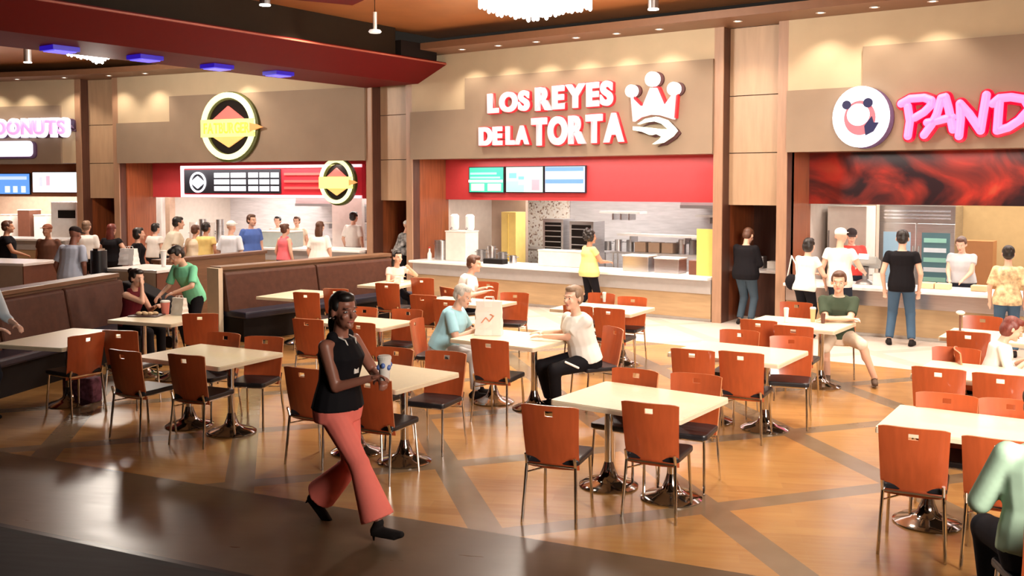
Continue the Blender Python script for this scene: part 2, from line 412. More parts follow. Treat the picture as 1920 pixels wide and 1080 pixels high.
# pendants
def pendant(px, py, z, s, lab, kind='rod'):
    q = at(px, py, z); t = empty('pendant_light', (q.x, q.y, z), 0, lab, 'pendant light')
    if kind == 'rod':
        MB().cyl((0, 0, .0), (0, 0, 3.2), .006, n=6).build('cord', BLACK, t)
        MB().cyl((0, 0, -.02), (0, 0, .28), .032, n=12).build('stem', OFFW, t)
        MB().lathe([(0, -.06), (.09, -.06), (.11, -.04), (.09, -.01), (.03, 0), (0, 0)], n=18).build('lamp_shade', mat('pendant_white', (.8, .78, .75), .4, emit=(1, .95, .9), es=.5), t, smooth=True)
    else:
        MB().cyl((0, 0, 0), (0, 0, .3), .075, n=16).build('lamp_shade', STEELD, t)
        MB().cyl((0, 0, -.004), (0, 0, -.02), .08, n=16).build('rim', LAMP, t)
        MB().cyl((0, 0, .3), (0, 0, .62), .012, n=6).build('cord', BLACK, t)
    return t
pendant(703, 55, 5.0, 1, 'white pendant lamp on a thin cord in front of the dark wall')
pendant(1225, 16, 5.0, 1, 'dark cylinder lamp with a glowing rim right of the chandelier', 'cyl')
pendant(497, 8, 5.05, 1, 'pale cylinder lamp cut off by the top edge, above the red beam', 'cyl')
pendant(52, 116, 5.0, 1, 'small cylinder lamp with glowing rim beyond the red beam at far left', 'cyl')

CRY = mat('crystal_glow', (.9, .9, .9), .2, emit=(1, .96, .9), es=5)
def chandelier(p, rz, lx, ly, lab, n=11):
    t = empty('crystal_chandelier', p, rz, lab, 'chandelier')
    MB().b2((-lx / 2, -ly / 2, .3), (lx / 2, ly / 2, .34)).build('frame', CHROME, t)
    MB().b2((-lx / 2 + .05, -ly / 2 + .05, .26), (lx / 2 - .05, ly / 2 - .05, .3)).build('light_panel', CRY, t)
    for s in (-1, 1): MB().cyl((s * lx * .35, 0, .34), (s * lx * .35, 0, .85), .01, n=6).build('suspension_rod', CHROME, t)
    for i in range(n):
        for j in range(6):
            x = -lx / 2 + .05 + (lx - .1) * i / (n - 1); y = -ly / 2 + .05 + (ly - .1) * j / 5
            d = .12 + .2 * (1 - abs(2 * i / (n - 1) - 1)) * (1 - abs(2 * j / 5 - 1)) + .05 * random.random()
            b = MB(); b.cyl((x, y, .26), (x, y, .26 - d), .028, n=6); b.ell((x, y, .26 - d), (.03, .03, .04), n=5); b.build('crystal_drop', CRY, t)
    l = bpy.data.lights.new('chandelier_glow', 'POINT'); l.energy = 520; l.color = (1, .9, .78); l.shadow_soft_size = .3; lo_ = bpy.data.objects.new('chandelier_glow', l); COL.objects.link(lo_); lo_.location = (p[0], p[1], p[2] - .35)
q = at(1004, 30, 4.86); chandelier((q.x, q.y, 4.86), R(12), 1.5, .85, 'bright white crystal chandelier glowing under the copper ceiling')
q = at(183, 114, 4.95); chandelier((q.x, q.y, 4.97), R(20), 1.1, .6, 'distant white crystal chandelier beyond the red beam at left', 8)
# ------------------------------------------------------------------ signs
def L(k, px, py): return local_from_px(k, px, py)
def sign(name, k, lab, y=-.2):
    (o, a, w) = FR[k]; q = W2(k, 0, y); return empty(name, (q.x, q.y, 0), a, lab, 'sign')
PINKW = glow('sign_pink_white', (1, .6, .6), 1.1); REDG = glow('sign_red_edge', (.75, .02, .03), .8)
RETURN = mat('sign_return', (.06, .01, .01), .5); WHITEG = glow('sign_white', (1, .95, .9), 1.2)
s = sign('torta_sign', 'torta', 'lit pink white letters with red edges reading LOS REYES DE LA TORTA, beside a crown')
text_line('LOS', *[L('torta', a, 200)[0] for a in (924, 1001)], 3.87, 4.27, 0, .12, PINKW, s, off=.05, back=REDG, boff=.028, slope=.02)
text_line('REYES', *[L('torta', a, 200)[0] for a in (1013, 1157)], 3.87, 4.33, 0, .12, PINKW, s, off=.05, back=REDG, boff=.028, slope=.02)
text_line('DE', *[L('torta', a, 250)[0] for a in (908, 950)], 3.23, 3.6, 0, .12, PINKW, s, off=.05, back=REDG, boff=.028)
text_line('LA', *[L('torta', a, 250)[0] for a in (958, 1000)], 3.23, 3.6, 0, .12, PINKW, s, off=.05, back=REDG, boff=.028)
text_line('TORTA', *[L('torta', a, 250)[0] for a in (1006, 1178)], 3.19, 3.74, 0, .12, PINKW, s, off=.05, back=REDG, boff=.028, slope=.015)

s = sign('crown_sign', 'torta', 'lit pink crown sign with three white balls above a white curved sandwich emblem')
def cx(px, py): x, z = L('torta', px, py); return (x, z)
cr = [cx(*p) for p in ((1191, 200), (1208, 200), (1214, 200), (1228, 166), (1240, 166), (1254, 199), (1268, 180), (1275, 178), (1271, 225), (1262, 222), (1245, 217), (1226, 216), (1208, 221), (1196, 229))]
cr[0] = cx(1192, 183); cr[1] = cx(1208, 199)
MB().prism(cr, 0, .1).build('crown_body', PINKW, s)
MB().prism([(x + .035, z + .02) for x, z in cr], .05, .14).build('crown_back', REDG, s)
for px, py, r in ((1192, 172, .115), (1231, 150, .135), (1271, 168, .12)):
    x, z = cx(px, py); b = MB(); b.prism([(x + r * math.cos(t * math.pi / 12), z + r * math.sin(t * math.pi / 12)) for t in range(24)], 0, .1); b.build('crown_ball', WHITEG, s)
    MB().prism([(x + .06 + r * math.cos(t * math.pi / 12), z - .0 + r * math.sin(t * math.pi / 12)) for t in range(24)], .1, .16).build('ball_shadow_plate', RETURN, s)
to = [cx(*p) for p in ((1205, 234), (1220, 224), (1240, 220), (1258, 226), (1272, 240), (1276, 246), (1268, 256), (1250, 268), (1233, 271), (1246, 262), (1250, 257), (1238, 251), (1228, 254), (1214, 248), (1197, 245), (1197, 238), (1225, 240), (1250, 243), (1262, 243), (1250, 233), (1235, 228), (1218, 230))]
MB().prism(to, -.02, .1).build('sandwich_emblem', glow('sign_cream', (.95, 1, .82), 1.1), s)
MB().prism([(x + .05, z - .04) for x, z in to], .1, .15).build('emblem_back', RETURN, s)

# burger shop oval sign
YG = glow('sign_yellow_white', (1, 1, .5), 1.25); YL = glow('sign_yellow', (.85, .85, .08), .9)
def oval(parent, c, r, y, kx=1.0, text=True):
    b = MB(); ring(b, r, r * .84, y, y + .05, c=c, kx=kx); b.build('neon_ring', YG, parent)
    b = MB(); ring(b, r * 1.05, r * .8, y + .06, y + .16, c=(c[0] + .03, c[1] - .02), kx=kx); b.build('ring_back', mat('olive_edge', (.06, .06, .01), .5), parent)
    MB().prism(circ(r * .85, rx=r * .85 * kx, c=c), y + .09, y + .11).build('backing_disc', BLACK, parent)
    d = r * .7
    MB().prism([(c[0] - d * kx, c[1] + .12 * r), (c[0] + d * kx, c[1] + .12 * r), (c[0], c[1] + d * .85)], y + .03, y + .08).build('upper_triangle', glow('sign_coral', (1, .16, .13), .9), parent)
    MB().prism([(c[0] - d * kx, c[1] - .25 * r), (c[0] + d * kx, c[1] - .25 * r), (c[0], c[1] - d * .9)], y + .03, y + .08).build('lower_triangle', glow('sign_orange', (1, .5, .15), 1.0), parent)
    MB().b2((c[0] - r * .98 * kx, y - .02, c[1] - .32 * r), (c[0] + r * .98 * kx, y + .05, c[1] + .2 * r)).build('name_band', glow('sign_band_yellow', (1, 1, .25), 1.1), parent)
    if text: text_line('FATBURGER', c[0] - r * .85 * kx, c[0] + r * .85 * kx, c[1] - .22 * r, c[1] + .1 * r, y - .035, .01, YL if text == 1 else BLACK, parent, off=.02)
    MB().prism([(c[0] + r * .85 * kx, c[1] + .08 * r), (c[0] + r * 1.1 * kx, c[1] + .02 * r), (c[0] + r * 1.3 * kx, c[1] - .06 * r), (c[0] + r * 1.05 * kx, c[1] - .12 * r), (c[0] + r * .85 * kx, c[1] - .2 * r)], y - .03, y + .03).build('arrow_tip', glow('sign_orange2', (1, .35, .1), .9), parent)
s = sign('oval_burger_sign', 'burger', 'large oval yellow neon ring sign with a red diamond and a yellow name band')
x0, z0 = L('burger', 387, 237); x1, z1 = L('burger', 487, 237); _, zt = L('burger', 437, 174); _, zb = L('burger', 437, 300)
rr = (zt - zb) / 2; oval(s, ((x0 + x1) / 2, (zt + zb) / 2), rr, 0, kx=(x1 - x0) / 2 / rr)

# donut shop sign
s = sign('donut_sign', 'donut', 'glowing white and pink sign reading DONUTS at the far left wall')
x0, _ = L('donut', -62, 240); x1, _ = L('donut', 132, 240); _, zt = L('donut', 60, 222); _, zb = L('donut', 60, 259)
xo = L('donut', 1, 240)[0]
WG = glow('sign_cold_white', (.93, .86, 1), 1.1)
text_line('DONUTS', xo, x1, zb + .08, zt - .06, -.03, .04, glow('sign_pink', (1, .4, .75), 1.0), s, off=.03)
text_line('DONUTS', xo - .06, x1 + .08, zb, zt, .01, .12, WG, s, off=.12, name='letter_back')
text_line('DONUTS', xo, x1 + .2, zb - .01, zt - .03, .13, .05, mat('sign_purple', (.09, .04, .09), .5), s, off=.1, name='letter_shadow')
s = sign('rounded_board_sign', 'donut', 'white rounded rectangular lit board with dark edge below the DONUTS sign')
xa, za = L('donut', -110, 265); xb, zb2 = L('donut', 68, 293)
def rrect(x0, z0, x1, z1, r, n=5):
    out = []
    for cx_, cz, a0 in ((x1 - r, z1 - r, 0), (x0 + r, z1 - r, 90), (x0 + r, z0 + r, 180), (x1 - r, z0 + r, 270)):
        for i in range(n + 1): a = R(a0 + 90 * i / n); out.append((cx_ + r * math.cos(a), cz + r * math.sin(a)))
    return out
za = L('donut', 30, 262)[1] - .04; zb2 = L('donut', 30, 294)[1]; xa = 1.9
MB().prism(rrect(xa, zb2, xb, za, .12), 0, .1).build('lit_face', WG, s)
MB().prism(rrect(xa + .03, zb2 - .05, xb + .09, za - .02, .12), .09, .17).build('casing', mat('sign_purple', (.09, .04, .09)), s)
MB().prism(rrect(xa + .6, zb2 + .13, xb - .2, za - .13, .03), -.012, -.001).build('faint_print', glow('print_grey', (.8, .75, .95), 1.1), s)

# panda round logo and script letters
s = sign('round_logo_sign', 'panda', 'round white lit sign with a small black and white bear face inside')
x0, _ = L('panda', 1568, 220); x1, _ = L('panda', 1672, 220); _, zt = L('panda', 1620, 163); _, zb = L('panda', 1620, 277)
c = ((x0 + x1) / 2, (zt + zb) / 2); r = (zt - zb) / 2; kx = (x1 - x0) / 2 / r
CW = glow('logo_white', (.97, .95, 1), 1.5)
MB().prism(circ(r, rx=r * kx, c=c), 0, .12).build('disc', CW, s)
MB().prism(circ(r, rx=r * kx, c=(c[0] + .06, c[1] - .02)), .1, .2).build('casing', mat('sign_purple', (.09, .04, .09)), s)
MB().prism(circ(r * .56, rx=r * kx * .56, c=(c[0], c[1] - .02)), -.02, 0).build('inner_disc', glow('logo_rose', (.62, .17, .2), .8), s)
MB().prism(circ(r * .36, c=(c[0] - .02, c[1] + .03)), -.035, -.02).build('bear_face', CW, s)
for dx, dz, q in ((-.2, .19, .07), (.13, .21, .075)): MB().prism(circ(q, 16, c=(c[0] + dx, c[1] + dz)), -.045, -.035).build('bear_ear', glow('logo_navy', (.02, .02, .08), .6), s)
MB().prism([(c[0] + .1, c[1] - .3), (c[0] + .08, c[1] - .15), (c[0] + .19, c[1] - .0), (c[0] + .22, c[1] - .1), (c[0] + .3, c[1] - .1), (c[0] + .22, c[1] - .24)], -.045, -.02).build('bear_body', glow('logo_navy', (.02, .02, .08), .6), s)
for i in range(26):                                             # faint ring lettering
    a = R(200 - i * 220 / 25); b = MB(); b.box((c[0] + .42 * math.cos(a) * r / .57, -.006, c[1] + .42 * math.sin(a) * r / .57), (.03, .01, .05), ry=-(a - math.pi / 2)); b.build('ring_letter', glow('logo_grey', (.75, .75, .8), 1.1), s)
PK = glow('neon_pink', (1, .2, .42), 1.5); RD = glow('neon_red', (.9, .0, .03), 1.0)
s = sign('script_word_sign', 'panda', 'hot pink brush script letters reading PAND with red glow, cut by the right edge')
strokes = {'P': [[(1708, 201), (1712, 228), (1708, 256)], [(1696, 196), (1712, 187), (1738, 185), (1752, 190), (1750, 200), (1738, 212), (1721, 222)]],
           'A': [[(1738, 254), (1752, 235), (1762, 215), (1770, 186), (1778, 184), (1784, 205), (1792, 244)], [(1744, 231), (1762, 228), (1790, 221)]],
           'N': [[(1803, 256), (1806, 225), (1805, 196), (1822, 215), (1843, 246), (1848, 215), (1854, 180)]],
           'D': [[(1878, 192), (1876, 220), (1874, 246), (1895, 240), (1915, 227), (1935, 205), (1925, 188), (1900, 184), (1878, 186), (1866, 196)]]}
x, z = L('panda', 1990, 200)
for ch, st_ in strokes.items():
    for rad, y, m, nm in ((.062, 0, PK, 'letter'), (.098, .09, RD, 'glow_edge')):
        b = MB()
        for pl in st_:
            pts = [L('panda', *p) for p in pl]
            for (xa, za), (xb, zb) in zip(pts, pts[1:]):
                b.cyl((xa, y, za), (xb, y, zb), rad, n=10)
            for xa, za in pts: b.ell((xa, y, za), (rad,) * 3, n=8)
        o = b.build(nm, m, s, smooth=True)

def tx(k, px, py, depth): 
    (o, a, w) = FR[k]; n = Vector((-math.sin(a), math.cos(a), 0)); O_ = W2(k, 0, depth); d = ray(px, py); t = (O_ - Vector((0, 0, EYE))).dot(n) / d.dot(n); p = Vector((0, 0, EYE)) + d * t - O_
    return p.x * math.cos(a) + p.y * math.sin(a), p.z
def X(k, px, depth): return tx(k, px, 400, depth)[0]
# ------------------------------------------------------------------ menu boards
def menu_screen(k, px0, py0, px1, py1, yb, lab, blocks, base, group=None, es=1.3):
    """screen hanging at depth yb of the bay; corner pixels taken on that plane"""
    (o, a, w) = FR[k]; n = Vector((-math.sin(a), math.cos(a), 0)); O = W2(k, 0, yb)
    def hit(px, py):
        d = ray(px, py); t = (O - Vector((0, 0, EYE))).dot(n) / d.dot(n); p = Vector((0, 0, EYE)) + d * t - O
        return p.x * math.cos(a) + p.y * math.sin(a), p.z
    x0, z1 = hit(px0, (py0)); x1, z0 = hit(px1, py1)
    t = empty('menu_screen', (O.x, O.y, 0), a, lab, 'screen', group)
    MB().b2((x0, .0, z0), (x1, .05, z1)).build('bezel', SCREENB, t)
    MB().b2((x0 + .02, -.006, z0 + .02), (x1 - .02, -.001, z1 - .02)).build('display', glow('disp_%s' % str(base), base, es), t)
    for (u0, v0, u1, v1, c) in blocks:
        MB().b2((x0 + (x1 - x0) * u0, -.012, z0 + (z1 - z0) * v0), (x0 + (x1 - x0) * u1, -.007, z0 + (z1 - z0) * v1)).build('menu_picture', glow('disp_%s' % str(c), c, es), t)
    return t
G = (.15, .75, .5); Wh = (.85, .95, .9); Pk = (.95, .6, .6); Bl = (.12, .25, .85)
gt = 'menu screens on the red wall of the sandwich counter'
menu_screen('torta', 879, 313, 945, 362, 1.08, 'left menu screen on the red wall, green top and pale pink bottom', [(.0, .4, .97, .5, Wh), (.08, .08, .45, .35, Pk), (.55, .08, .92, .35, Pk), (.05, .55, .9, .62, (.3, .85, .65)), (.05, .7, .8, .78, (.3, .85, .65))], (.05, .5, .32), gt, .9)
menu_screen('torta', 948, 312, 1019, 362, 1.08, 'middle menu screen on the red wall, white with green leaves and a red drink', [(.03, .05, .5, .3, (.3, .85, .55)), (.1, .55, .3, .75, G), (.35, .5, .5, .62, G), (.7, .1, .9, .5, (.85, .3, .35)), (.03, .3, .35, .45, (.3, .85, .55))], (.6, .8, .7), gt, .9)
menu_screen('torta', 1021, 311, 1098, 362, 1.08, 'right menu screen on the red wall, blue and white stripes', [(.03, .35, .95, .5, Bl), (.03, .8, .95, .95, Bl), (.1, .55, .5, .75, (.9, .9, 1)), (.03, .05, .95, .16, (1, .75, .55))], (.5, .62, .95), gt, .9)
gd = 'menu screens of the donut shop'
menu_screen('donut', -60, 325, 57, 365, .9, 'blue menu screen of the donut shop with pale cups, far left', [(.6, .1, .68, .4, Wh), (.73, .1, .8, .4, Wh), (.86, .1, .93, .4, Wh), (.5, .7, .95, .85, (.5, .6, .95))], (.12, .3, .75), gd, 1.2)
menu_screen('donut', 60, 322, 150, 362, .9, 'white menu screen of the donut shop beside the left pilaster', [(.15, .3, .22, .75, (.6, .6, .75)), (.3, .35, .38, .8, (.75, .4, .5)), (.5, .3, .55, .5, (.7, .7, .75)), (.72, .1, .95, .9, (.75, .95, .95))], (1, .93, .93), gd, 1.3)

# burger shop menu board with glowing frame
(o, a, w) = FR['burger']; bz = .45; O = W2('burger', 0, bz)
def hb(px, py):
    n = Vector((-math.sin(a), math.cos(a), 0)); d = ray(px, py); t = (O - Vector((0, 0, EYE))).dot(n) / d.dot(n); p = Vector((0, 0, EYE)) + d * t - O
    return p.x * math.cos(a) + p.y * math.sin(a), p.z
t = empty('burger_menu_board', (O.x, O.y, 0), a, 'long menu board with pink glowing frame, black menu screens and red panel', 'menu board')
x0, z1 = hb(338, 311); x1, z0 = hb(676, 372); x1 = min(x1, w - .02)
MB().b2((x0, .05, z0), (x1, .2, z1)).build('back_panel', mat('board_red', (.45, .02, .03), .35, emit=(.5, .02, .03), es=.35), t)
FP = glow('frame_pink', (1, .62, .66), 1.25)
for lo, hi in (((x0, 0, z0), (x1, .08, z0 + .07)), ((x0, 0, z1 - .07), (x1, .08, z1)), ((x0, 0, z0 + .07), (x0 + .08, .08, z1 - .07))): MB().b2(lo, hi).build('neon_frame', FP, t)
xs, _ = hb(525, 340); MB().b2((x0 + .12, .0, z0 + .1), (xs, .049, z1 - .1)).build('dark_screen', SCREENB, t)
for i, zz in enumerate((.3, .5, .72)): MB().b2((xs + .1, .02, z0 + (z1 - z0) * zz - .03), (x1 - .75, .049, z0 + (z1 - z0) * zz + .03)).build('red_stripe', glow('stripe_red', (.85, .12, .1), .6), t)
WS = glow('menu_white', (.85, .85, .95), 1.0)
cxx, czz = hb(372, 342); b = MB(); ring(b, .26, .21, -.03, -.01, c=(cxx, czz)); b.build('round_mark', WS, t)
MB().prism([(cxx - .24, czz), (cxx, czz + .16), (cxx + .24, czz), (cxx, czz - .16)], -.04, -.02).build('diamond_mark', WS, t)
for i, (pa, pb) in enumerate(((402, 430), (433, 461), (466, 484), (487, 505), (508, 523))):
    xa, _ = hb(pa, 340); xb, _ = hb(pb, 340)
    for j in range(3):
        zz = z0 + .16 + j * (z1 - z0 - .3) / 3; MB().b2((xa, -.012, zz), (xb, -.001, zz + .12)).build('menu_row', WS, t)
cxx, czz = hb(638, 340); s = empty('small_oval_sign', (O.x, O.y, 0), a, 'smaller round yellow ring sign at the right end of the burger menu board', 'sign')
oval(s, (cxx, czz), .52, -.2, kx=.88, text=0)

# ------------------------------------------------------------------ service counters
COUNTERTOPG = mat('counter_lit_stone', (.86, .85, .84), .2)
def counter(k, x0, x1, lab, z=.8, depth=.75, yf=0.0, wood=COUNTERWOOD, band=COUNTERGREY, jut=0):
    (o, a, w) = FR[k]; q = W2(k, 0, yf); t = empty('service_counter', (q.x, q.y, 0), a, lab, 'counter')
    MB().b2((x0, 0, .06), (x1, depth, z - .3)).build('wood_front', wood, t)
    MB().b2((x0, -.02, z - .3), (x1, depth, z - .05)).build('stone_band', band, t)
    MB().b2((x0 + .02, .06, 0), (x1 - .02, depth, .06)).build('kick_plate', OFFW, t)
    MB().b2((x0 - jut, -.16, z - .05), (x1, depth + .05, z)).build('worktop', WHITE, t, bevel=.008)
    return t
def put(k, x, y, z=0): q = W2(k, x, y); return (q.x, q.y, z), FR[k][1]
counter('torta', .02, 6.98, 'long white topped counter with wood front under the crown sign')
counter('panda', .02, 7.0, 'white topped counter with grey steel band and wood front under the round logo', band=STEEL)
counter('burger', 1.8, 7.4, 'white topped counter of the burger shop behind the queue', z=.95)
counter('donut', 1.0, 6.6, 'pale counter of the donut shop behind the crowd at far left', z=1.0)
t = counter('pil_right', .2, 1.1, 'small dark cabinet with white top in the recess of the right pilaster', z=.92, depth=.5, yf=.75, wood=FINDARK, band=FINDARK)
t = counter('pil_mid', .2, 1.1, 'small cabinet with white top in the recess of the middle pilaster', z=.95, depth=.5, yf=.75, wood=FINDARK, band=FINDARK)

# kitchens ---------------------------------------------------------------
def klight(k, x, y, p, sx=5.5, col=(1, .93, .84), z=2.85):
    q = W2(k, x, y, z); area('kitchen_light', q, sx, p, col, rot=(0, 0, FR[k][1]), sy=1.6, spread=160)
klight('torta', 3.9, 2.6, 190); klight('panda', 3.5, 2.6, 190); klight('burger', 3.8, 2.6, 330); klight('donut', 4, 2.6, 330)
q = W2('torta', 3.6, .65, 2.96); area('counter_light', q, 6, 110, (1, .9, .82), sy=.3)
q = W2('panda', 3.6, .65, 2.96); area('counter_light', q, 6, 90, (1, .9, .82), sy=.3)
q = W2('burger', 3.6, .3, 2.9); area('counter_light', q, 6, 90, (1, .9, .82), sy=.2, rot=(0, 0, R(11)))

def steel_shelf(k, x0, x1, y, z, lab, d=.35, m=STEEL):
    loc, a = put(k, 0, y); t = empty('wall_shelf', loc, a, lab, 'shelf')
    MB().b2((x0, -d, z), (x1, 0, z + .05)).build('shelf_board', mat('bright_steel', (.85, .83, .8), .25, metal=.3), t)
    for x in (x0 + .3, (x0 + x1) / 2, x1 - .3): MB().b2((x - .02, -d * .8, z - .14), (x + .02, 0, z)).build('bracket', m, t)
def prep_table(k, x0, x1, y, z, lab, d=.7):
    loc, a = put(k, 0, y); t = empty('prep_table', loc, a, lab, 'table')
    MB().b2((x0, 0, z - .04), (x1, d, z)).build('table_top', STEEL, t)
    MB().b2((x0 + .05, .05, .15), (x1 - .05, d - .05, .19)).build('under_shelf', STEELD, t)
    for x in (x0 + .04, x1 - .04):
        for yy in (.05, d - .05): MB().cyl((x, yy, 0), (x, yy, z - .04), .02, n=8).build('leg', STEEL, t)
def hood(k, x0, x1, y, z0, z1, lab):
    loc, a = put(k, 0, y); t = empty('exhaust_hood', loc, a, lab, 'hood')
    MB().prism([(-.0, z1), (-1.0, z1), (-1.1, z0), (0, z0)], x0, x1, 'x').build('canopy', STEEL, t)
    MB().b2((x0, -1.12, z0 - .05), (x1, -1.05, z0 + .02)).build('front_lip', STEELD, t)
hood('torta', 4.9, 6.9, 4.19, 1.98, 2.6, 'long steel exhaust hood over the cooking line of the sandwich shop')
steel_shelf('torta', 4.9, 6.9, 4.19, 1.72, 'upper steel shelf on the back wall right side of the sandwich kitchen')
steel_shelf('torta', 3.4, 6.6, 3.4, 1.3, 'lower long bright steel shelf over the cooking line', d=.4)
prep_table('torta', 3.3, 6.9, 2.9, .95, 'steel worktable along the cooking line of the sandwich kitchen')
prep_table('torta', .3, 3.0, 3.2, .9, 'steel prep table in front of the mosaic wall')
# mosaic wall
def mosaic():
    m = bpy.data.materials.new('mosaic'); m.use_nodes = True; nt = m.node_tree; b = nt.nodes['Principled BSDF']
    tc = nt.nodes.new('ShaderNodeTexCoord'); v = nt.nodes.new('ShaderNodeTexVoronoi'); v.inputs['Scale'].default_value = 26
    nt.links.new(tc.outputs['Object'], v.inputs['Vector']); cr = nt.nodes.new('ShaderNodeValToRGB'); e = cr.color_ramp.elements; cr.color_ramp.interpolation = 'CONSTANT'
    e[0].color = (.8, .74, .66, 1); e[1].position = .88; e[1].color = (.3, .2, .15, 1); q = e.new(.45); q.color = (.62, .5, .4, 1); q = e.new(.6); q.color = (.82, .78, .72, 1)
    sp = nt.nodes.new('ShaderNodeSeparateColor'); nt.links.new(v.outputs['Color'], sp.inputs[0]); nt.links.new(sp.outputs[0], cr.inputs[0]); nt.links.new(cr.outputs[0], b.inputs['Base Color'])
    return m
f = fr('torta'); st(MB().b2((tx('torta', 925, 400, 4.12)[0], 4.12, 0), (tx('torta', 1066, 400, 4.12)[0], 4.19, 2.9)).build('wall_back', mosaic(), **f))
st(MB().b2((.0, 2.9, 0), (1.0, 3.0, 2.9)).build('wall_back', mat('tan_kitchen_wall', (.5, .38, .3), .5), **f))

def crate(k, x, y, z, sx, sy, h, m, lab, name='steel_container', cat='container', lid=True, grp=None):
    loc, a = put(k, x, y, z); t = empty(name, loc, a, lab, cat, grp)
    MB().b2((-sx / 2, -sy / 2, 0), (sx / 2, sy / 2, h)).build('body', m, t, bevel=.01)
    if lid: MB().b2((-sx / 2 - .01, -sy / 2 - .01, h), (sx / 2 + .01, sy / 2 + .01, h + .025)).build('lid', OFFW, t, bevel=.006)
    return t
def pot(k, x, y, z, r, h, m, lab, name='cooking_pot', cat='pot'):
    loc, a = put(k, x, y, z); t = empty(name, loc, a, lab, cat)
    MB().lathe([(0, 0), (r, 0), (r, h), (r * .95, h), (r * .95, .02), (0, .02)], n=18).build('body', m, t, smooth=True)
    for s_ in (-1, 1): MB().tube([(s_ * r, -.03, h * .8), (s_ * (r + .04), -.03, h * .8), (s_ * (r + .04), .03, h * .8), (s_ * r, .03, h * .8)], .008, 6).build('handle', STEELD, t)
    return t
# on the torta counter
cz = .801
crate('torta', X('torta', 866, .45), .45, cz, .55, .45, .62, OFFW, 'tall cream juice dispenser cabinet at the left end of the white counter', 'juice_dispenser', 'dispenser')
for dx, s_ in ((-.2, 'left'), (.22, 'right')):
    loc, a = put('torta', X('torta', 866, .45) + dx, .45, cz + .66); t = empty('dispenser_bowl', loc, a, s_ + ' white round top cylinder standing on the cream dispenser cabinet', 'dispenser')
    MB().lathe([(0, 0), (.08, 0), (.1, .05), (.1, .3), (.06, .34), (0, .34)], n=14).build('bowl', mat('milk_plastic', (.9, .9, .88), .3), t, smooth=True)
    MB().cyl((0, -.1, .05), (0, -.14, .02), .02, n=6).build('tap', STEELD, t)
pot('torta', X('torta', 828, .4), .4, cz, .16, .42, STEEL, 'round steel drink urn beside the cream dispenser, nearest the wood wall', 'drink_urn', 'urn')
loc, a = put('torta', X('torta', 805, .3), .3, cz); t = empty('small_bottle', loc, a, 'small white bottle at the left end of the white counter', 'bottle')
MB().lathe([(0, 0), (.05, 0), (.05, .12), (.02, .18), (.02, .24), (0, .24)], n=12).build('body', WHITE, t, smooth=True); MB().cyl((0, 0, .24), (0, 0, .27), .024, n=8).build('cap', REDWALL, t)
for i, (px, r, h, nm) in enumerate(((902, .1, .25, 'dark pot next to the cream dispenser, on its right'), (922, .09, .34, 'tall steel blender jug behind the counter, second from the dispenser'), (942, .1, .22, 'wide steel pot in the middle of the counter clutter'), (962, .08, .16, 'small steel pot right of the counter clutter'))):
    pot('torta', X('torta', px, .5), .5, cz, r, h, STEELD if i % 2 == 0 else STEEL, nm)
crate('torta', X('torta', 930, .2), .18, cz, .5, .2, .1, BLACK, 'low black tray of small jars on the white counter', 'condiment_tray', 'tray', lid=False)
crate('torta', X('torta', 1062, .5), .45, cz, 1.1, .3, .3, OFFW, 'long low beige sneeze guard cabinet behind the customer in yellow', 'display_cabinet', 'cabinet')
crate('torta', X('torta', 1200, .45), .45, cz, .55, .35, .28, STEEL, 'square steel warmer with white lid, left of the pair on the counter', 'food_warmer', 'food warmer')
crate('torta', X('torta', 1258, .45), .45, cz, .5, .35, .26, STEEL, 'square steel warmer with white lid, right of the pair on the counter', 'food_warmer', 'food warmer')
crate('torta', X('torta', 1307, .4), .4, cz, .2, .25, .26, BROWNBOX, 'small brown card box beside the yellow board', 'card_box', 'box', lid=False)
MBo = MB().b2((-.2, -.02, 0), (.2, .02, .84)).build('yellow_board', YELLOW, None, *put('torta', X('torta', 1327, .25), .25, cz)); tag(MBo, 'upright yellow board at the right end of the white counter', 'board')
loc, a = put('torta', X('torta', 962, 2.55), 2.55, 0); t = empty('yellow_cabinet', loc, a, 'pale yellow cabinet standing before the mosaic wall', 'cabinet'); MB().b2((-.2, -.2, 0), (.22, .2, 1.8)).build('body', mat('pale_yellow', (.8, .62, .2), .4), t, bevel=.01); MB().b2((.0, -.215, .1), (.012, -.2, 1.75)).build('door_edge', YELLOW, t)
# dark oven racks
def rack(k, px, y, w_, z0, z1, lab, shelves=5):
    loc, a = put(k, X(k, px, y), y, 0); t = empty('oven_rack', loc, a, lab, 'oven')
    MB().b2((-w_ / 2, .0, .0), (w_ / 2, .5, z1)).build('body', STEEL, t)
    MB().b2((-w_ / 2 + .06, -.01, z0), (w_ / 2 - .06, -.001, z1 - .08)).build('dark_opening', BLACK, t)
    for i in range(shelves): zz = z0 + (z1 - z0 - .1) * (i + .5) / shelves; MB().b2((-w_ / 2 + .06, -.04, zz), (w_ / 2 - .06, -.01, zz + .02)).build('shelf', STEEL, t)
rack('torta', 1037, 2.5, .55, .95, 1.66, 'steel bread oven with dark shelves in front of the mosaic wall')
rack('torta', 1090, 2.5, .62, 1.0, 1.62, 'second steel oven behind the customer with curly black hair', 3)
steel_shelf('torta', 3.1, 4.1, 3.1, 1.8, 'short steel shelf with containers above the bread ovens')
for i, px in enumerate((1140, 1160, 1300, 1322, 1182, 1280)):
    pot('torta', X('torta', px, 3.2), 3.2, .951, .085, .2 + .05 * (i % 3), STEEL if i % 2 else STEELD, 'cooking pot on the rear worktable, ' + ('just right of the customer in yellow', 'second right of the customer in yellow', 'near the yellow board', 'directly behind the yellow board', 'behind the left warmer', 'behind the right warmer')[i])
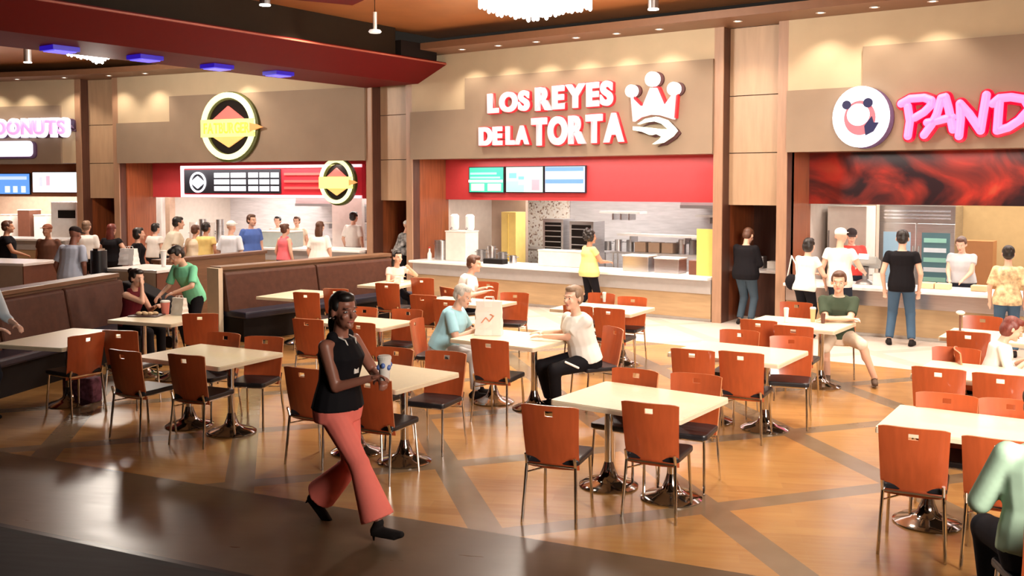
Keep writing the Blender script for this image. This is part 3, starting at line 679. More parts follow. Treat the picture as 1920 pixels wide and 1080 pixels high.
for i, px in enumerate((1206, 1232, 1257)):
    crate('torta', X('torta', px, 3.2), 3.2, .951, .27, .3, .22, mat('brown_pan', (.25, .16, .1), .5), 'brown baking pan on the rear worktable, %s of three' % ('leftmost', 'middle', 'rightmost')[i], 'baking_pan', 'pan', lid=False, grp='baking pans on the rear worktable')

# panda kitchen: fridge
loc, a = put('panda', X('panda', 1719, 3.1), 3.1); t = empty('steel_refrigerator', loc, a, 'large two door steel refrigerator with a glass door behind the counter', 'refrigerator')
fw_ = X('panda', 1790, 3.1) - X('panda', 1648, 3.1); h2 = fw_ / 2
MB().b2((-h2, .03, 0), (h2, .8, 2.04)).build('body', STEEL, t, bevel=.01)
MB().b2((-h2, .0, 1.75), (h2, .03, 2.04)).build('top_grille', STEEL, t)
for zz in (1.8, 1.86, 1.93): MB().b2((-h2 + .08, -.015, zz), (h2 - .08, 0, zz + .03)).build('grille_bar', mat('grille_shine', (.8, .82, .9), .2, metal=.8), t)
for s_ in (-1, 1):
    dr = MB().b2((min(s_ * .01, s_ * h2), -.0, .1), (max(s_ * .01, s_ * h2), .03, 1.72)).build('door', STEEL, t, bevel=.008)
    MB().b2((min(s_ * .1, s_ * (h2 - .08)), -.012, .55), (max(s_ * .1, s_ * (h2 - .08)), -.001, 1.55)).build('glass_pane', glow('fridge_glass', (.35, .5, .6) if s_ < 0 else (.2, .3, .35), .5) if s_ < 0 else mat('fridge_glass_dark', (.04, .07, .08), .2, emit=(.1, .2, .2), es=.5), dr)
    MB().cyl((s_ * .05, -.05, .9), (s_ * .05, -.05, 1.3), .014, n=8).build('handle', CHROME, dr)
for i in range(5): MB().b2((.14, -.03, .65 + i * .18), (h2 - .14, -.013, .73 + i * .18)).build('stocked_shelf', mat('green_goods%d' % (i % 2), ((.25, .5, .42), (.6, .65, .7))[i % 2], .5), t)
st(MB().b2((X('panda', 1795, 3.9), 3.8, 0), (6.9, 3.9, 2.9)).build('wall_back', mat('ochre_wall', (.42, .28, .13), .6), **fr('panda')))
loc, a = put('panda', X('panda', 1634, 2.8), 2.8); t = empty('beige_column', loc, a, 'beige square column left of the refrigerator', 'column'); MB().b2((-.17, -.1, 0), (.12, .1, 2.5)).build('shaft', mat('beige_paint', (.62, .47, .36), .5), t); MB().b2((-.18, -.11, 0), (.13, .11, .1)).build('base', OFFW, t)
loc, a = put('panda', .12, 2.2); t = empty('white_cabinet', loc, a, 'tall white equipment cabinet at the left side behind the customers in white', 'cabinet'); MB().b2((-.02, -.3, 0), (.68, .3, 2.05)).build('body', OFFW, t, bevel=.01); MB().b2((.0, -.32, .9), (.02, -.3, 1.6)).build('handle', STEELD, t)
loc, a = put('panda', X('panda', 1832, 2.8), 2.8); t = empty('brown_cabinet', loc, a, 'brown wooden cabinet behind the worker in grey', 'cabinet'); MB().b2((-.25, -.2, 0), (.3, .2, 1.45)).build('body', mat('orange_wood', (.36, .15, .05), .5), t); MB().b2((-.05, -.22, .8), (-.03, -.2, 1.2)).build('handle', STEELD, t)
loc, a = put('panda', X('panda', 1625, .45), .45, .801); t = empty('cash_register', loc, a, 'dark cash register on a stand on the counter beside the customer in black', 'cash register')
MB().lathe([(0, 0), (.16, 0), (.14, .04), (.05, .08), (.05, .28), (0, .28)], n=14).build('stand', STEELD, t, smooth=True); MB().box((0, 0, .36), (.42, .3, .14), rx=R(-18)).build('head', mat('grey_plastic', (.3, .3, .28), .5), t, bevel=.02); MB().box((0, -.13, .46), (.16, .02, .09), rx=R(-18)).build('display', WHITEG, t)
pot('panda', X('panda', 1648, .35), .35, .801, .08, .2, mat('clear_jar', (.75, .72, .68), .2), 'clear tip jar on the counter left of the customer in black', 'tip_jar', 'jar')
for i, (px, lab) in enumerate(((1742, 'left'), (1772, 'middle'), (1840, 'right'))):
    crate('panda', X('panda', px, .35), .35, .801, .22, .2, .09, mat('food_tan', (.7, .5, .3), .6), 'small tan food tray on the right counter, %s of three' % lab, 'food_tray', 'tray', lid=False, grp='food trays on the right counter')
# burger and donut kitchens
hood('burger', 3.2, 7.3, 4.19, 1.9, 2.5, 'long steel exhaust hood at the back of the burger kitchen')
prep_table('burger', 3.0, 7.2, 3.2, .95, 'steel cooking table at the back of the burger kitchen')
steel_shelf('burger', 3.4, 7.2, 4.19, 1.35, 'bright steel shelf below the burger kitchen hood')
for i, px in enumerate((362, 380, 398, 412)):
    pot('burger', X('burger', px, 1.2), 1.2, 0, .1, 1.45 + .08 * (i % 2), STEEL if i % 2 else OFFW, 'tall drink machine column behind the burger queue, %s from the left' % ('first', 'second', 'third', 'fourth')[i], 'drink_machine', 'drink machine')
loc, a = put('burger', X('burger', 644, 2.1), 2.1); t = empty('white_partition', loc, a, 'white tiled partition beside the worker with black hair at the right of the burger kitchen', 'partition'); MB().b2((-.35, 0, 0), (.55, .12, 2.3)).build('panel', WHITE, t); MB().b2((-.36, -.01, 2.2), (.56, .0, 2.3)).build('rail', STEEL, t)
crate('burger', X('burger', 530, .4), .35, .951, .9, .5, .35, mat('glass_case', (.45, .52, .5), .15), 'glass fronted display case on the burger shop counter', 'display_case', 'display case')
for i, (px, m) in enumerate(((20, OFFW), (55, BROWNBOX), (85, OFFW), (118, STEEL))):
    crate('donut', X('donut', px, 3.2), 3.2, 0, .42, .5, 1.5 + .15 * (i % 2), m, 'tall rack of baked goods at the back of the donut shop, %s from the left' % ('first', 'second', 'third', 'fourth')[i], 'bakery_rack', 'rack')
loc, a = put('donut', X('donut', 132, 1.6), 1.6); t = empty('white_machine', loc, a, 'white machine with dark window beside the left pilaster in the donut shop', 'machine'); MB().b2((-.4, -.3, 0), (.45, .3, 1.95)).build('body', WHITE, t, bevel=.02); MB().b2((-.15, -.32, 1.5), (.4, -.3, 1.72)).build('window_panel', BLACK, t)
loc, a = put('burger', .65, .6); t = empty('white_post', loc, a, 'narrow white post beside the wood wall left of the burger menu board', 'post'); MB().b2((0, 0, 0), (.16, .16, 2.1)).build('shaft', WHITE, t); MB().b2((.3, 0, 0), (.45, .2, 2.1)).build('side_board', TILE, t)
# ------------------------------------------------------------------ chairs
def make_chair():
    root = empty('dining_chair')
    bm = bmesh.new(); NX, NZ = 14, 12; g = {}
    for i in range(NX + 1):
        for j in range(NZ + 1):
            u = i / NX * 2 - 1; v = j / NZ; hw = .198 + .02 * v
            x = u * hw; z = .395 + .475 * v
            if v > .93: z -= .012 * (abs(u) ** 8)
            y = -.205 - .055 * v + .035 * u * u + .03 * (1 - v) ** 3
            g[i, j] = bm.verts.new((x, y, z))
    for i in range(NX):
        for j in range(NZ):
            if j == 10 and 6 <= i <= 7: continue
            bm.faces.new((g[i, j], g[i + 1, j], g[i + 1, j + 1], g[i, j + 1]))
    me = bpy.data.meshes.new('backrest'); bm.to_mesh(me); bm.free(); me.materials.append(WOODRED); me.materials.append(WOODEDGE)
    for p in me.polygons: p.use_smooth = True
    o = bpy.data.objects.new('backrest', me); COL.objects.link(o); o.parent = root
    sl = o.modifiers.new('thick', 'SOLIDIFY'); sl.thickness = .014; sl.material_offset_rim = 1; sl.offset = 0
    e = o.modifiers.new('edges', 'EDGE_SPLIT'); e.split_angle = R(50)
    MB().prism(rrect(-.205, -.19, .205, .22, .04), .43, .475, 'z').build('seat', VINYL, root, bevel=.012)
    fb = MB(); fb.tube([(-.18, -.2, .425), (-.17, .19, .425), (.17, .19, .425), (.18, -.2, .425), (-.18, -.2, .425)], .011, 6); fb.tube([(-.18, -.2, .36), (.18, .16, .42)], .006, 5)
    fb.build('seat_frame', CHROME, root)
    for sx in (-1, 1):
        MB().tube([(sx * .185, -.225, .5), (sx * .185, -.2, .425), (sx * .205, -.245, .0)], .0115, 8).build('leg', CHROME, root)
        MB().tube([(sx * .175, .18, .425), (sx * .19, .215, .0)], .0115, 8).build('leg', CHROME, root)
    KIDS[root.name] = list(root.children) or [o_ for o_ in COL.objects if o_.parent == root]
    return root
PROTO = make_chair(); PKIDS = [o_ for o_ in COL.objects if o_.parent == PROTO]
used = []
def chair(xc, yc, face, lab, z=.87):
    """xc, yc: pixel of the top middle of the backrest; face: world heading of the sitter"""
    q = at(xc, yc, z); d = Vector((math.cos(R(face)), math.sin(R(face)), 0)); p = q + d * .26; p.z = 0
    if not used: c = PROTO
    else:
        c = PROTO.copy(); COL.objects.link(c)
        for k in PKIDS: kk = k.copy(); COL.objects.link(kk); kk.parent = c
    used.append(c); c.location = p; c.rotation_euler.z = R(face - 90)
    c['label'] = 'red-brown wooden chair ' + lab; c['category'] = 'chair'; c['group'] = 'food court dining chairs'
    return c
NEAR, FAR = 90, 270
chair(1028, 761, NEAR + 14, 'nearest the camera, left of the front middle table')
chair(1216, 756, NEAR + 9, 'tucked under the near right side of the front middle table')
chair(1194, 691, FAR + 3, 'beyond the front middle table, its left far side')
chair(1307, 700, FAR + 10, 'beyond the front middle table, its right far side, dark slot')
chair(1297, 655, NEAR + 8, 'on the near left side of the second right table row')
chair(1388, 660, NEAR + 7, 'on the near right side of the table behind the front middle one')
chair(1388, 618, FAR + 8, 'beyond the middle right table, left far side')
chair(1484, 630, FAR + 16, 'beyond the middle right table, right far side, seat showing')
chair(1421, 600, NEAR + 6, 'near left of the table of the man in shorts')
chair(1487, 611, NEAR + 6, 'near middle of the table of the man in shorts')
chair(1494, 566, FAR + 5, 'beyond the table of the man in shorts, left far side')
chair(1713, 803, NEAR + 9, 'in the right foreground, whole back visible at the left end')
chair(1875, 824, NEAR + 6, 'in the right foreground, partly behind the person in pale green')
chair(1776, 737, FAR + 6, 'beyond the right foreground table, left far side')
chair(1896, 748, FAR + 8, 'beyond the right foreground table, close to the right edge')
chair(1759, 690, NEAR + 4, 'on the near left of the table of the child in white')
chair(1876, 702, NEAR + 4, 'on the near right of the table of the child in white')
chair(1794, 651, FAR + 3, 'beyond the table of the child in white, left far side')
chair(1815, 622, NEAR + 3, 'at the near side of the farthest right table')
chair(1843, 592, FAR + 3, 'beyond the farthest right table')
chair(344, 665, NEAR + 12, 'at the near right side of the front left table')
chair(228, 657, NEAR + 8, 'at the near left side of the front left table')
chair(424, 623, FAR + 12, 'beyond the front left table, left far side')
chair(498, 630, FAR + 24, 'beyond the front left table, right far side, pale slot')
chair(565, 690, NEAR + 8, 'just behind the walking woman, left of her hips')
chair(688, 709, NEAR + 8, 'just right of the walking woman at hip height')
chair(744, 651, FAR + 8, 'beyond the table behind the walking woman, left far side')
chair(839, 658, FAR + 12, 'beyond the table behind the walking woman, right far side with seat showing')
chair(915, 637, NEAR + 10, 'at the near side of the table of the two seated men')
chair(1140, 578, NEAR + 6, 'near side of the back centre table, by the counter, full back visible')
chair(1081, 573, NEAR + 4, 'behind the seated man in white, near side of the back centre table')
chair(1130, 549, FAR + 4, 'beyond the back centre table, left far side')
chair(1187, 556, FAR + 10, 'beyond the back centre table, right far side')
chair(835, 562, NEAR + 10, 'behind the grey haired person in blue, near side')
chair(966, 548, FAR + 20, 'between the paper bag and the man in white, far side')
chair(916, 528, FAR + 6, 'against the counter front, right of the person with white back')
chair(572, 548, NEAR + 18, 'in front of the left bench table, near side')
chair(627, 541, NEAR + 16, 'hidden partly by the walking woman\'s hair, near side of the bench table')
chair(574, 598, NEAR + 12, 'left of the walking woman, lower of two in line')
chair(671, 604, NEAR + 8, 'right of the walking woman\'s face, near side of the small table')
chair(684, 575, FAR + 10, 'behind the walking woman\'s face, far side with dark slot')
chair(766, 579, FAR + 14, 'far right side of the table right of the walking woman\'s face')
chair(724, 531, NEAR + 14, 'in front of the table of the girl by the bench, left one')
chair(790, 521, NEAR + 14, 'right of the girl by the bench, higher of two in line')
chair(791, 553, NEAR + 12, 'right of the girl by the bench, lower of two in line')
chair(221, 611, NEAR + 22, 'at the near side of the table of the woman in dark red', z=.92)
chair(374, 588, NEAR + 40, 'at the right end of the table of the woman in dark red')
chair(166, 626, 184, 'seen edge-on at the right end of the lower left table')
# seats of the seated people
def chair_at(p, face, lab):
    c = PROTO.copy(); COL.objects.link(c)
    for k in PKIDS: kk = k.copy(); COL.objects.link(kk); kk.parent = c
    c.location = (p[0], p[1], 0); c.rotation_euler.z = R(face - 90); c['label'] = 'red-brown wooden chair ' + lab; c['category'] = 'chair'; c['group'] = 'food court dining chairs'

# ------------------------------------------------------------------ tables
def table(cx, cy, rz, w, d, lab, n=2, h=.75):
    t = empty('dining_table', (cx, cy, 0), R(rz), 'cream topped pedestal table ' + lab, 'table', 'cream pedestal tables')
    tp = MB().prism(rrect(-w / 2, -d / 2, w / 2, d / 2, .02, 3), h - .012, h, 'z').build('table_top', CREAM, t)
    MB().prism(rrect(-w / 2 - .002, -d / 2 - .002, w / 2 + .002, d / 2 + .002, .02, 3), h - .042, h - .012, 'z').build('edge_band', CREAMEDGE, t)
    for s_ in ((-1, 1) if n == 2 else (0,)):
        x = s_ * w * .25
        pd = MB().cyl((x, 0, .09), (x, 0, h - .06), .036, n=16).build('column', CHROME, t, smooth=True)
        MB().box((x, 0, h - .05), (.1, .5, .015)).build('support_plate', STEELD, t)
        MB().lathe([(0, 0), (.235, 0), (.24, .012), (.2, .035), (.13, .05), (.075, .085), (.05, .15), (.036, .2)], (x, 0, 0), 32).build('base', CHROMED, t, smooth=True)
    return t
TB = {}
TB['1'] = table(-3.58, 6.79, 0, 1.12, .88, 'in the front middle of the room')
TB['2'] = table(-8.02, 6.07, 7, 1.15, .88, 'at front left with four chairs round it')
TB['3'] = table(-5.95, 6.33, 2, 1.12, .88, 'partly hidden behind the walking woman')
TB['4'] = table(-3.78, 9.28, 1, 1.15, .9, 'behind the front middle one, in front of the man in shorts')
TB['5'] = table(-3.98, 11.65, 0, 1.15, .88, 'where the man in khaki shorts sits')
TB['6'] = table(-1.26, 7.38, 2, 1.14, .82, 'in the right foreground')
TB['7'] = table(-1.5, 9.5, 0, 1.15, .85, 'where the child in white leans, right edge')
q = at(1785, 614, .75); TB['8'] = table(q.x + .6, q.y - .43, 0, 1.15, .85, 'farthest at the right, near the tan patterned customer')
TB['9'] = table(-6.15, 8.68, 1, 1.1, .88, 'between the two seated men')
TB['10'] = table(-6.65, 11.5, 5, 1.2, .85, 'in the back centre, right of the man in white')
TB['11'] = table(-8.42, 8.66, 5, 1.1, .7, 'right of the walking woman\'s face, with empty chairs')
TB['12'] = table(-11.32, 10.25, 10, .78, 1.1, 'at the near end of the long brown bench', n=1)
TB['13'] = table(-11.27, 12.35, 10, .74, 1.15, 'where the girl by the bench sits', n=1)
q = at(892, 562, .75); TB['14'] = table(q.x, q.y - .22, 4, 1.3, .7, 'between the white backed diner and the paper bag')
TB['15'] = table(-10.2, 5.85, 19, .9, 1.2, 'at the lower left edge of the photo', n=1)
TB['16'] = table(-10.72, 7.36, 14, 1.0, .72, 'where the woman in dark red sits')

# ------------------------------------------------------------------ benches
def bench(p0, p1, lab, cush, top=1.15, seat=True, post=True):
    p0 = Vector((*p0, 0)); p1 = Vector((*p1, 0)); d = p1 - p0; ln = d.length; a = math.atan2(d.y, d.x)
    t = empty('upholstered_bench', p0, a, lab, 'bench')          # local x along, seat towards -y
    MB().b2((0, 0, 0), (ln, .2, top - .06)).build('partition', LEDGE, t)
    MB().b2((-.02, -.04, top - .06), (ln, .24, top)).build('top_ledge', LEDGE, t, bevel=.008)
    n = len(cush) - 1
    for i in range(n):
        x0, x1 = ln * cush[i] + .01, ln * cush[i + 1] - .01
        MB().prism([(-.02, .44), (-.2, .44), (-.1, top - .1), (-.02, top - .08)], x0, x1, 'x').build('back_cushion', LEATHER, t, bevel=.03)
    if seat:
        MB().b2((0.02, -.6, .36), (ln, -.02, .47)).build('seat_cushion', LEATHERD, t, bevel=.03)
        MB().b2((0.04, -.52, 0), (ln, -.02, .36)).build('seat_base', BLACK, t)
    if post: MB().b2((-.09, -.08, 0), (-.01, .22, top - .02)).build('end_post', mat('cream_post', (.72, .58, .42), .4), t)
    return t
bench((-12.55, 9.73), (-12.41, 13.5), 'long brown leather bench with cream end post, behind the walking woman', (0, .5, 1))
bench((-11.25, 4.6), (-12.88, 8.16), 'brown leather bench at the left edge beside the woman in dark red', (0, .33, .66, 1), post=False)
bench((-17.3, 6.3), (-17.85, 8.1), 'short brown bench back at the far left, behind the first cabinet', (0, 1), top=1.0, post=False)
t = empty('wood_partition', (-15.1, 10.4, 0), R(98), 'low wood partition with dark top behind the man in green', 'partition')
MB().b2((0, 0, 0), (2.75, .16, 1.04)).build('panel', LEDGE, t); MB().b2((-.02, -.03, 1.04), (2.78, .2, 1.1)).build('cap_rail', mat('dark_rail', (.12, .055, .03), .4), t, bevel=.01)
def cabinet(p, rz, w, d, h, lab):
    t = empty('condiment_cabinet', (*p, 0), R(rz), lab, 'cabinet')     # origin at the near right corner
    MB().b2((-w, 0, .05), (-.02, d, h - .05)).build('body', mat('cabinet_beige', (.5, .41, .33), .4), t)
    MB().b2((-.02, 0, .05), (0, d, h - .05)).build('side_panel', BROWNBOX, t)
    MB().b2((-w + .03, .04, 0), (-.04, d - .04, .05)).build('plinth', BLACK, t)
    MB().b2((-w - .03, -.03, h - .05), (.03, d + .03, h)).build('worktop', WHITE, t, bevel=.008)
    return t
cabinet((-13.8, 9.45), 12, 1.05, .85, 1.05, 'white topped waste cabinet behind the man in green')
cabinet((-16.9, 8.9), 18, 1.5, .85, 1.05, 'white topped cabinet with dark brown side at the left edge')
t = empty('coffee_urn', tuple(at(186, 520, .9).xy) + (0,), 0, 'tall dark urn stand between the man in pale blue and the long haired woman', 'urn stand')
MB().b2((-.2, -.2, 0), (.2, .2, .95)).build('stand', BLACK, t, bevel=.01); MB().cyl((0, 0, .95), (0, 0, 1.35), .13, n=14).build('urn', VINYL, t, smooth=True); MB().cyl((0, 0, 1.35), (0, 0, 1.38), .1, n=14).build('lid', CHROME, t)
for x0, x1, y, s_ in ((-.1, 0, 0, 1),):
    pass
# ------------------------------------------------------------------ small things on tables
def bag(p, w, h, d, m, lab, rz=0, name='paper_bag', handles=True):
    t = empty(name, p, rz, lab, 'bag')
    b = MB(); n = 6; rings = []
    for i in range(n + 1):
        v = i / n; ww = w / 2 * (1 - .05 * v); dd = d / 2 * (1 - .55 * v); ring_ = []
        for sx, sy in ((-1, -1), (-.3, -1.08 + .12 * math.sin(i * 2)), (.3, -.96), (1, -1), (1, 1), (.3, 1.05), (-.3, .95), (-1, 1)):
            ring_.append(b.bm.verts.new((sx * ww + .006 * math.sin(i * 3 + sx), sy * dd, h * v)))
        rings.append(ring_)
    for p_, q_ in zip(rings, rings[1:]):
        for k in range(8): b.bm.faces.new((p_[k], p_[(k + 1) % 8], q_[(k + 1) % 8], q_[k]))
    b.bm.faces.new(rings[0]); b.bm.faces.new(rings[-1]); b.build('body', m, t)
    if handles:
        for s_ in (-1, 1): MB().tube([(-w * .2, s_ * d * .2, h * .98), (-w * .15, s_ * d * .22, h * 1.12), (w * .15, s_ * d * .22, h * 1.12), (w * .2, s_ * d * .2, h * .98)], .004, 5).build('handle', m, t)
    return t
def cup(p, r, h, m, lab, lid=True, straw=False, name='paper_cup'):
    t = empty(name, p, 0, lab, 'cup')
    MB().lathe([(0, 0), (r * .72, 0), (r, h), (r * .94, h), (r * .9, h - .01), (0, h - .01)], n=18).build('body', m, t, smooth=True)
    if lid: MB().lathe([(r * 1.06, h - .005), (r * 1.06, h + .01), (r * .85, h + .02), (0, h + .02)], n=18).build('lid', OFFW, t)
    if straw: MB().cyl((0, 0, h), (.02, .01, h + .09), .004, n=6).build('straw', REDWALL, t)
    return t
PAPER = mat('white_paper', (.82, .76, .7), .6)
q = at(917, 627, .752); t = bag((q.x, q.y, .752), .3, .38, .16, PAPER, 'white paper takeout bag with a faint red squiggle, on the men\'s table', R(25))
b = MB(); b.tube([(-.07, -.079, .14), (-.02, -.076, .2), (.02, -.076, .16), (.07, -.074, .22), (.03, -.074, .24)], .006, 5); b.build('red_print', mat('faint_red_print', (.75, .25, .15), .6), t)
q = at(1474, 604, .752); t = cup((q.x, q.y, .752), .03, .16, PAPER, 'tall white cup on the left of the table of the man in shorts')
q = at(1524, 603, .752); cup((q.x, q.y, .752), .035, .16, mat('tan_cup', (.75, .42, .2), .5), 'tan paper cup in front of the man in shorts')
q = at(1543, 606, .752); cup((q.x, q.y, .752), .03, .12, mat('cola_cup', (.1, .03, .02), .3), 'small dark drink glass in front of the man in shorts', lid=False)
def tray(p, rz, m, lab, food=True):
    t = empty('food_tray', p, R(rz), lab, 'tray'); MB().prism(rrect(-.2, -.14, .2, .14, .03), 0, .012, 'z').build('plate', m, t)
    if food:
        for i in range(5): MB().ell((-.1 + .05 * i, .03 * math.sin(i * 2), .03), (.045, .035, .025), n=6).build('food', mat('food_tan', (.7, .5, .3)), t)
    return t
q = at(1580, 600, .752); tray((q.x, q.y, .752), 20, PAPER, 'food tray with fries in front of the man in shorts')
q = at(1133, 566, .752); t = cup((q.x, q.y, .752), .028, .12, mat('shaker', (.8, .75, .7), .3), 'white shaker on the back centre table', name='salt_shaker')
q = at(1800, 622, .752); t = empty('table_stand', (q.x, q.y, .752), 0, 'thin brown number stand with round white top on the farthest right table', 'table stand')
MB().cyl((0, 0, 0), (0, 0, .01), .05, n=14).build('base', BROWNBOX, t); MB().cyl((0, 0, .01), (0, 0, .2), .012, n=8).build('stem', BROWNBOX, t); MB().ell((0, 0, .22), (.05, .04, .025), n=8).build('top_disc', PAPER, t)
q = at(1310, 0 + 0, .75) if False else at(310, 589, .752); cup((q.x, q.y, .752), .06, .16, mat('red_cup', (.8, .25, .2), .4), 'red and white cup on the table of the woman in dark red', lid=True)
q = at(337, 590, .752); bag((q.x, q.y, .752), .2, .22, .12, OFFW, 'crumpled pale grey bag on the table under the man in green', R(10), 'plastic_bag')
q = at(275, 592, .752); tray((q.x, q.y, .752), 30, mat('dark_tray', (.05, .02, .02)), 'dark tray in front of the woman in dark red', food=True)
q = at(748, 533, .752); bag((q.x, q.y, .752), .16, .13, .1, PAPER, 'white paper bag on the table right of the girl by the bench', 0, handles=False)
q = at(242, 496, 1.052); bag((q.x, q.y, 1.052), .3, .28, .2, WHITE, 'white plastic bag standing on the waste cabinet', R(20), 'plastic_bag')
q = at(307, 500, 1.052); cup((q.x, q.y, 1.052), .05, .26, WHITE, 'tall white cup standing on the waste cabinet')
# black open bag / stroller hood on the bench by the woman in dark red
t = empty('stroller', (*at(284, 566, .68).xy, 0), R(20), 'folded black stroller hood beyond the woman in dark red', 'stroller')
MB().prism([(-.45, .5), (-.42, 1.0), (-.3, .98), (.35, .72), (.4, .5)], -.2, .2).build('hood', mat('black_cloth', (.008, .007, .009), .8), t, bevel=.03)
for sx in (-.35, .3):
    MB().cyl((sx, 0, .1), (sx * .8, 0, .52), .015, n=8).build('frame', STEELD, t); MB().cyl((sx, -.03, .09), (sx, .03, .09), .09, n=16).build('wheel', BLACK, t)
t = empty('shopping_bag', (*at(155, 752, 0).xy, 0), R(20), 'dark plaid bag on the floor under the lower left table', 'bag'); MB().prism(rrect(-.2, -.1, .2, .1, .04), 0, .28, 'z').build('body', mat('plaid', (.12, .04, .06), .7, noise=.6, nscale=18), t, bevel=.02)
for s_ in (-1, 1): MB().tube([(-.1, s_ * .06, .27), (-.06, s_ * .05, .36), (.06, s_ * .05, .36), (.1, s_ * .06, .27)], .008, 6).build('handle', BLACK, t)
# things in the pilaster recesses
for k, side in (('pil_right', 'right'), ('pil_mid', 'middle')):
    for i, (x, m) in enumerate(((.5, STEELD), (.75, OFFW), (.98, VINYL))):
        crate(k, x, 1.0, .921 if k == 'pil_right' else .951, .18, .2, (.22, .14, .42)[i], m, '%s box of straws and lids on the cabinet in the %s pilaster recess' % (('grey', 'white', 'tall black')[i], side), 'condiment_box', 'box', lid=i == 2)
# ------------------------------------------------------------------ people
SK = {'light': mat('skin_light', (.72, .42, .3), .45, noise=.06), 'mid': mat('skin_mid', (.5, .25, .15), .45, noise=.06), 'dark': mat('skin_dark', (.3, .12, .08), .4, noise=.08)}
EYEW = mat('eye_white', (.8, .78, .75), .3); PUPIL = mat('eye_dark', (.02, .012, .01), .2); LIP = mat('lips', (.45, .12, .1), .4)
def cloth(name, c, noise=.08, ns=5): return mat('cloth_' + name, c, .8, noise=noise, nscale=ns, bump=.2)
HAIR = {'black': mat('hair_black', (.012, .008, .007), .45, noise=.3, nscale=20, stretch=(6, 6, 1)), 'brown': mat('hair_brown', (.09, .035, .018), .5, noise=.3, nscale=20, stretch=(6, 6, 1)),
        'auburn': mat('hair_auburn', (.16, .03, .02), .5, noise=.3, nscale=20, stretch=(6, 6, 1)), 'grey': mat('hair_grey', (.55, .5, .45), .6, noise=.2, nscale=20, stretch=(6, 6, 1)), 'fair': mat('hair_fair', (.22, .14, .09), .55, noise=.2, nscale=20, stretch=(6, 6, 1))}
def ik(a, c, l1, l2, pole):
    a = Vector(a); c = Vector(c); d = c - a; D = min(d.length, (l1 + l2) * .995); dn = d.normalized(); c = a + dn * D
    x = (l1 * l1 - l2 * l2 + D * D) / (2 * D); hgt = math.sqrt(max(l1 * l1 - x * x, 0)); p = Vector(pole); p = (p - dn * p.dot(dn)).normalized()
    return a + dn * x + p * hgt, c

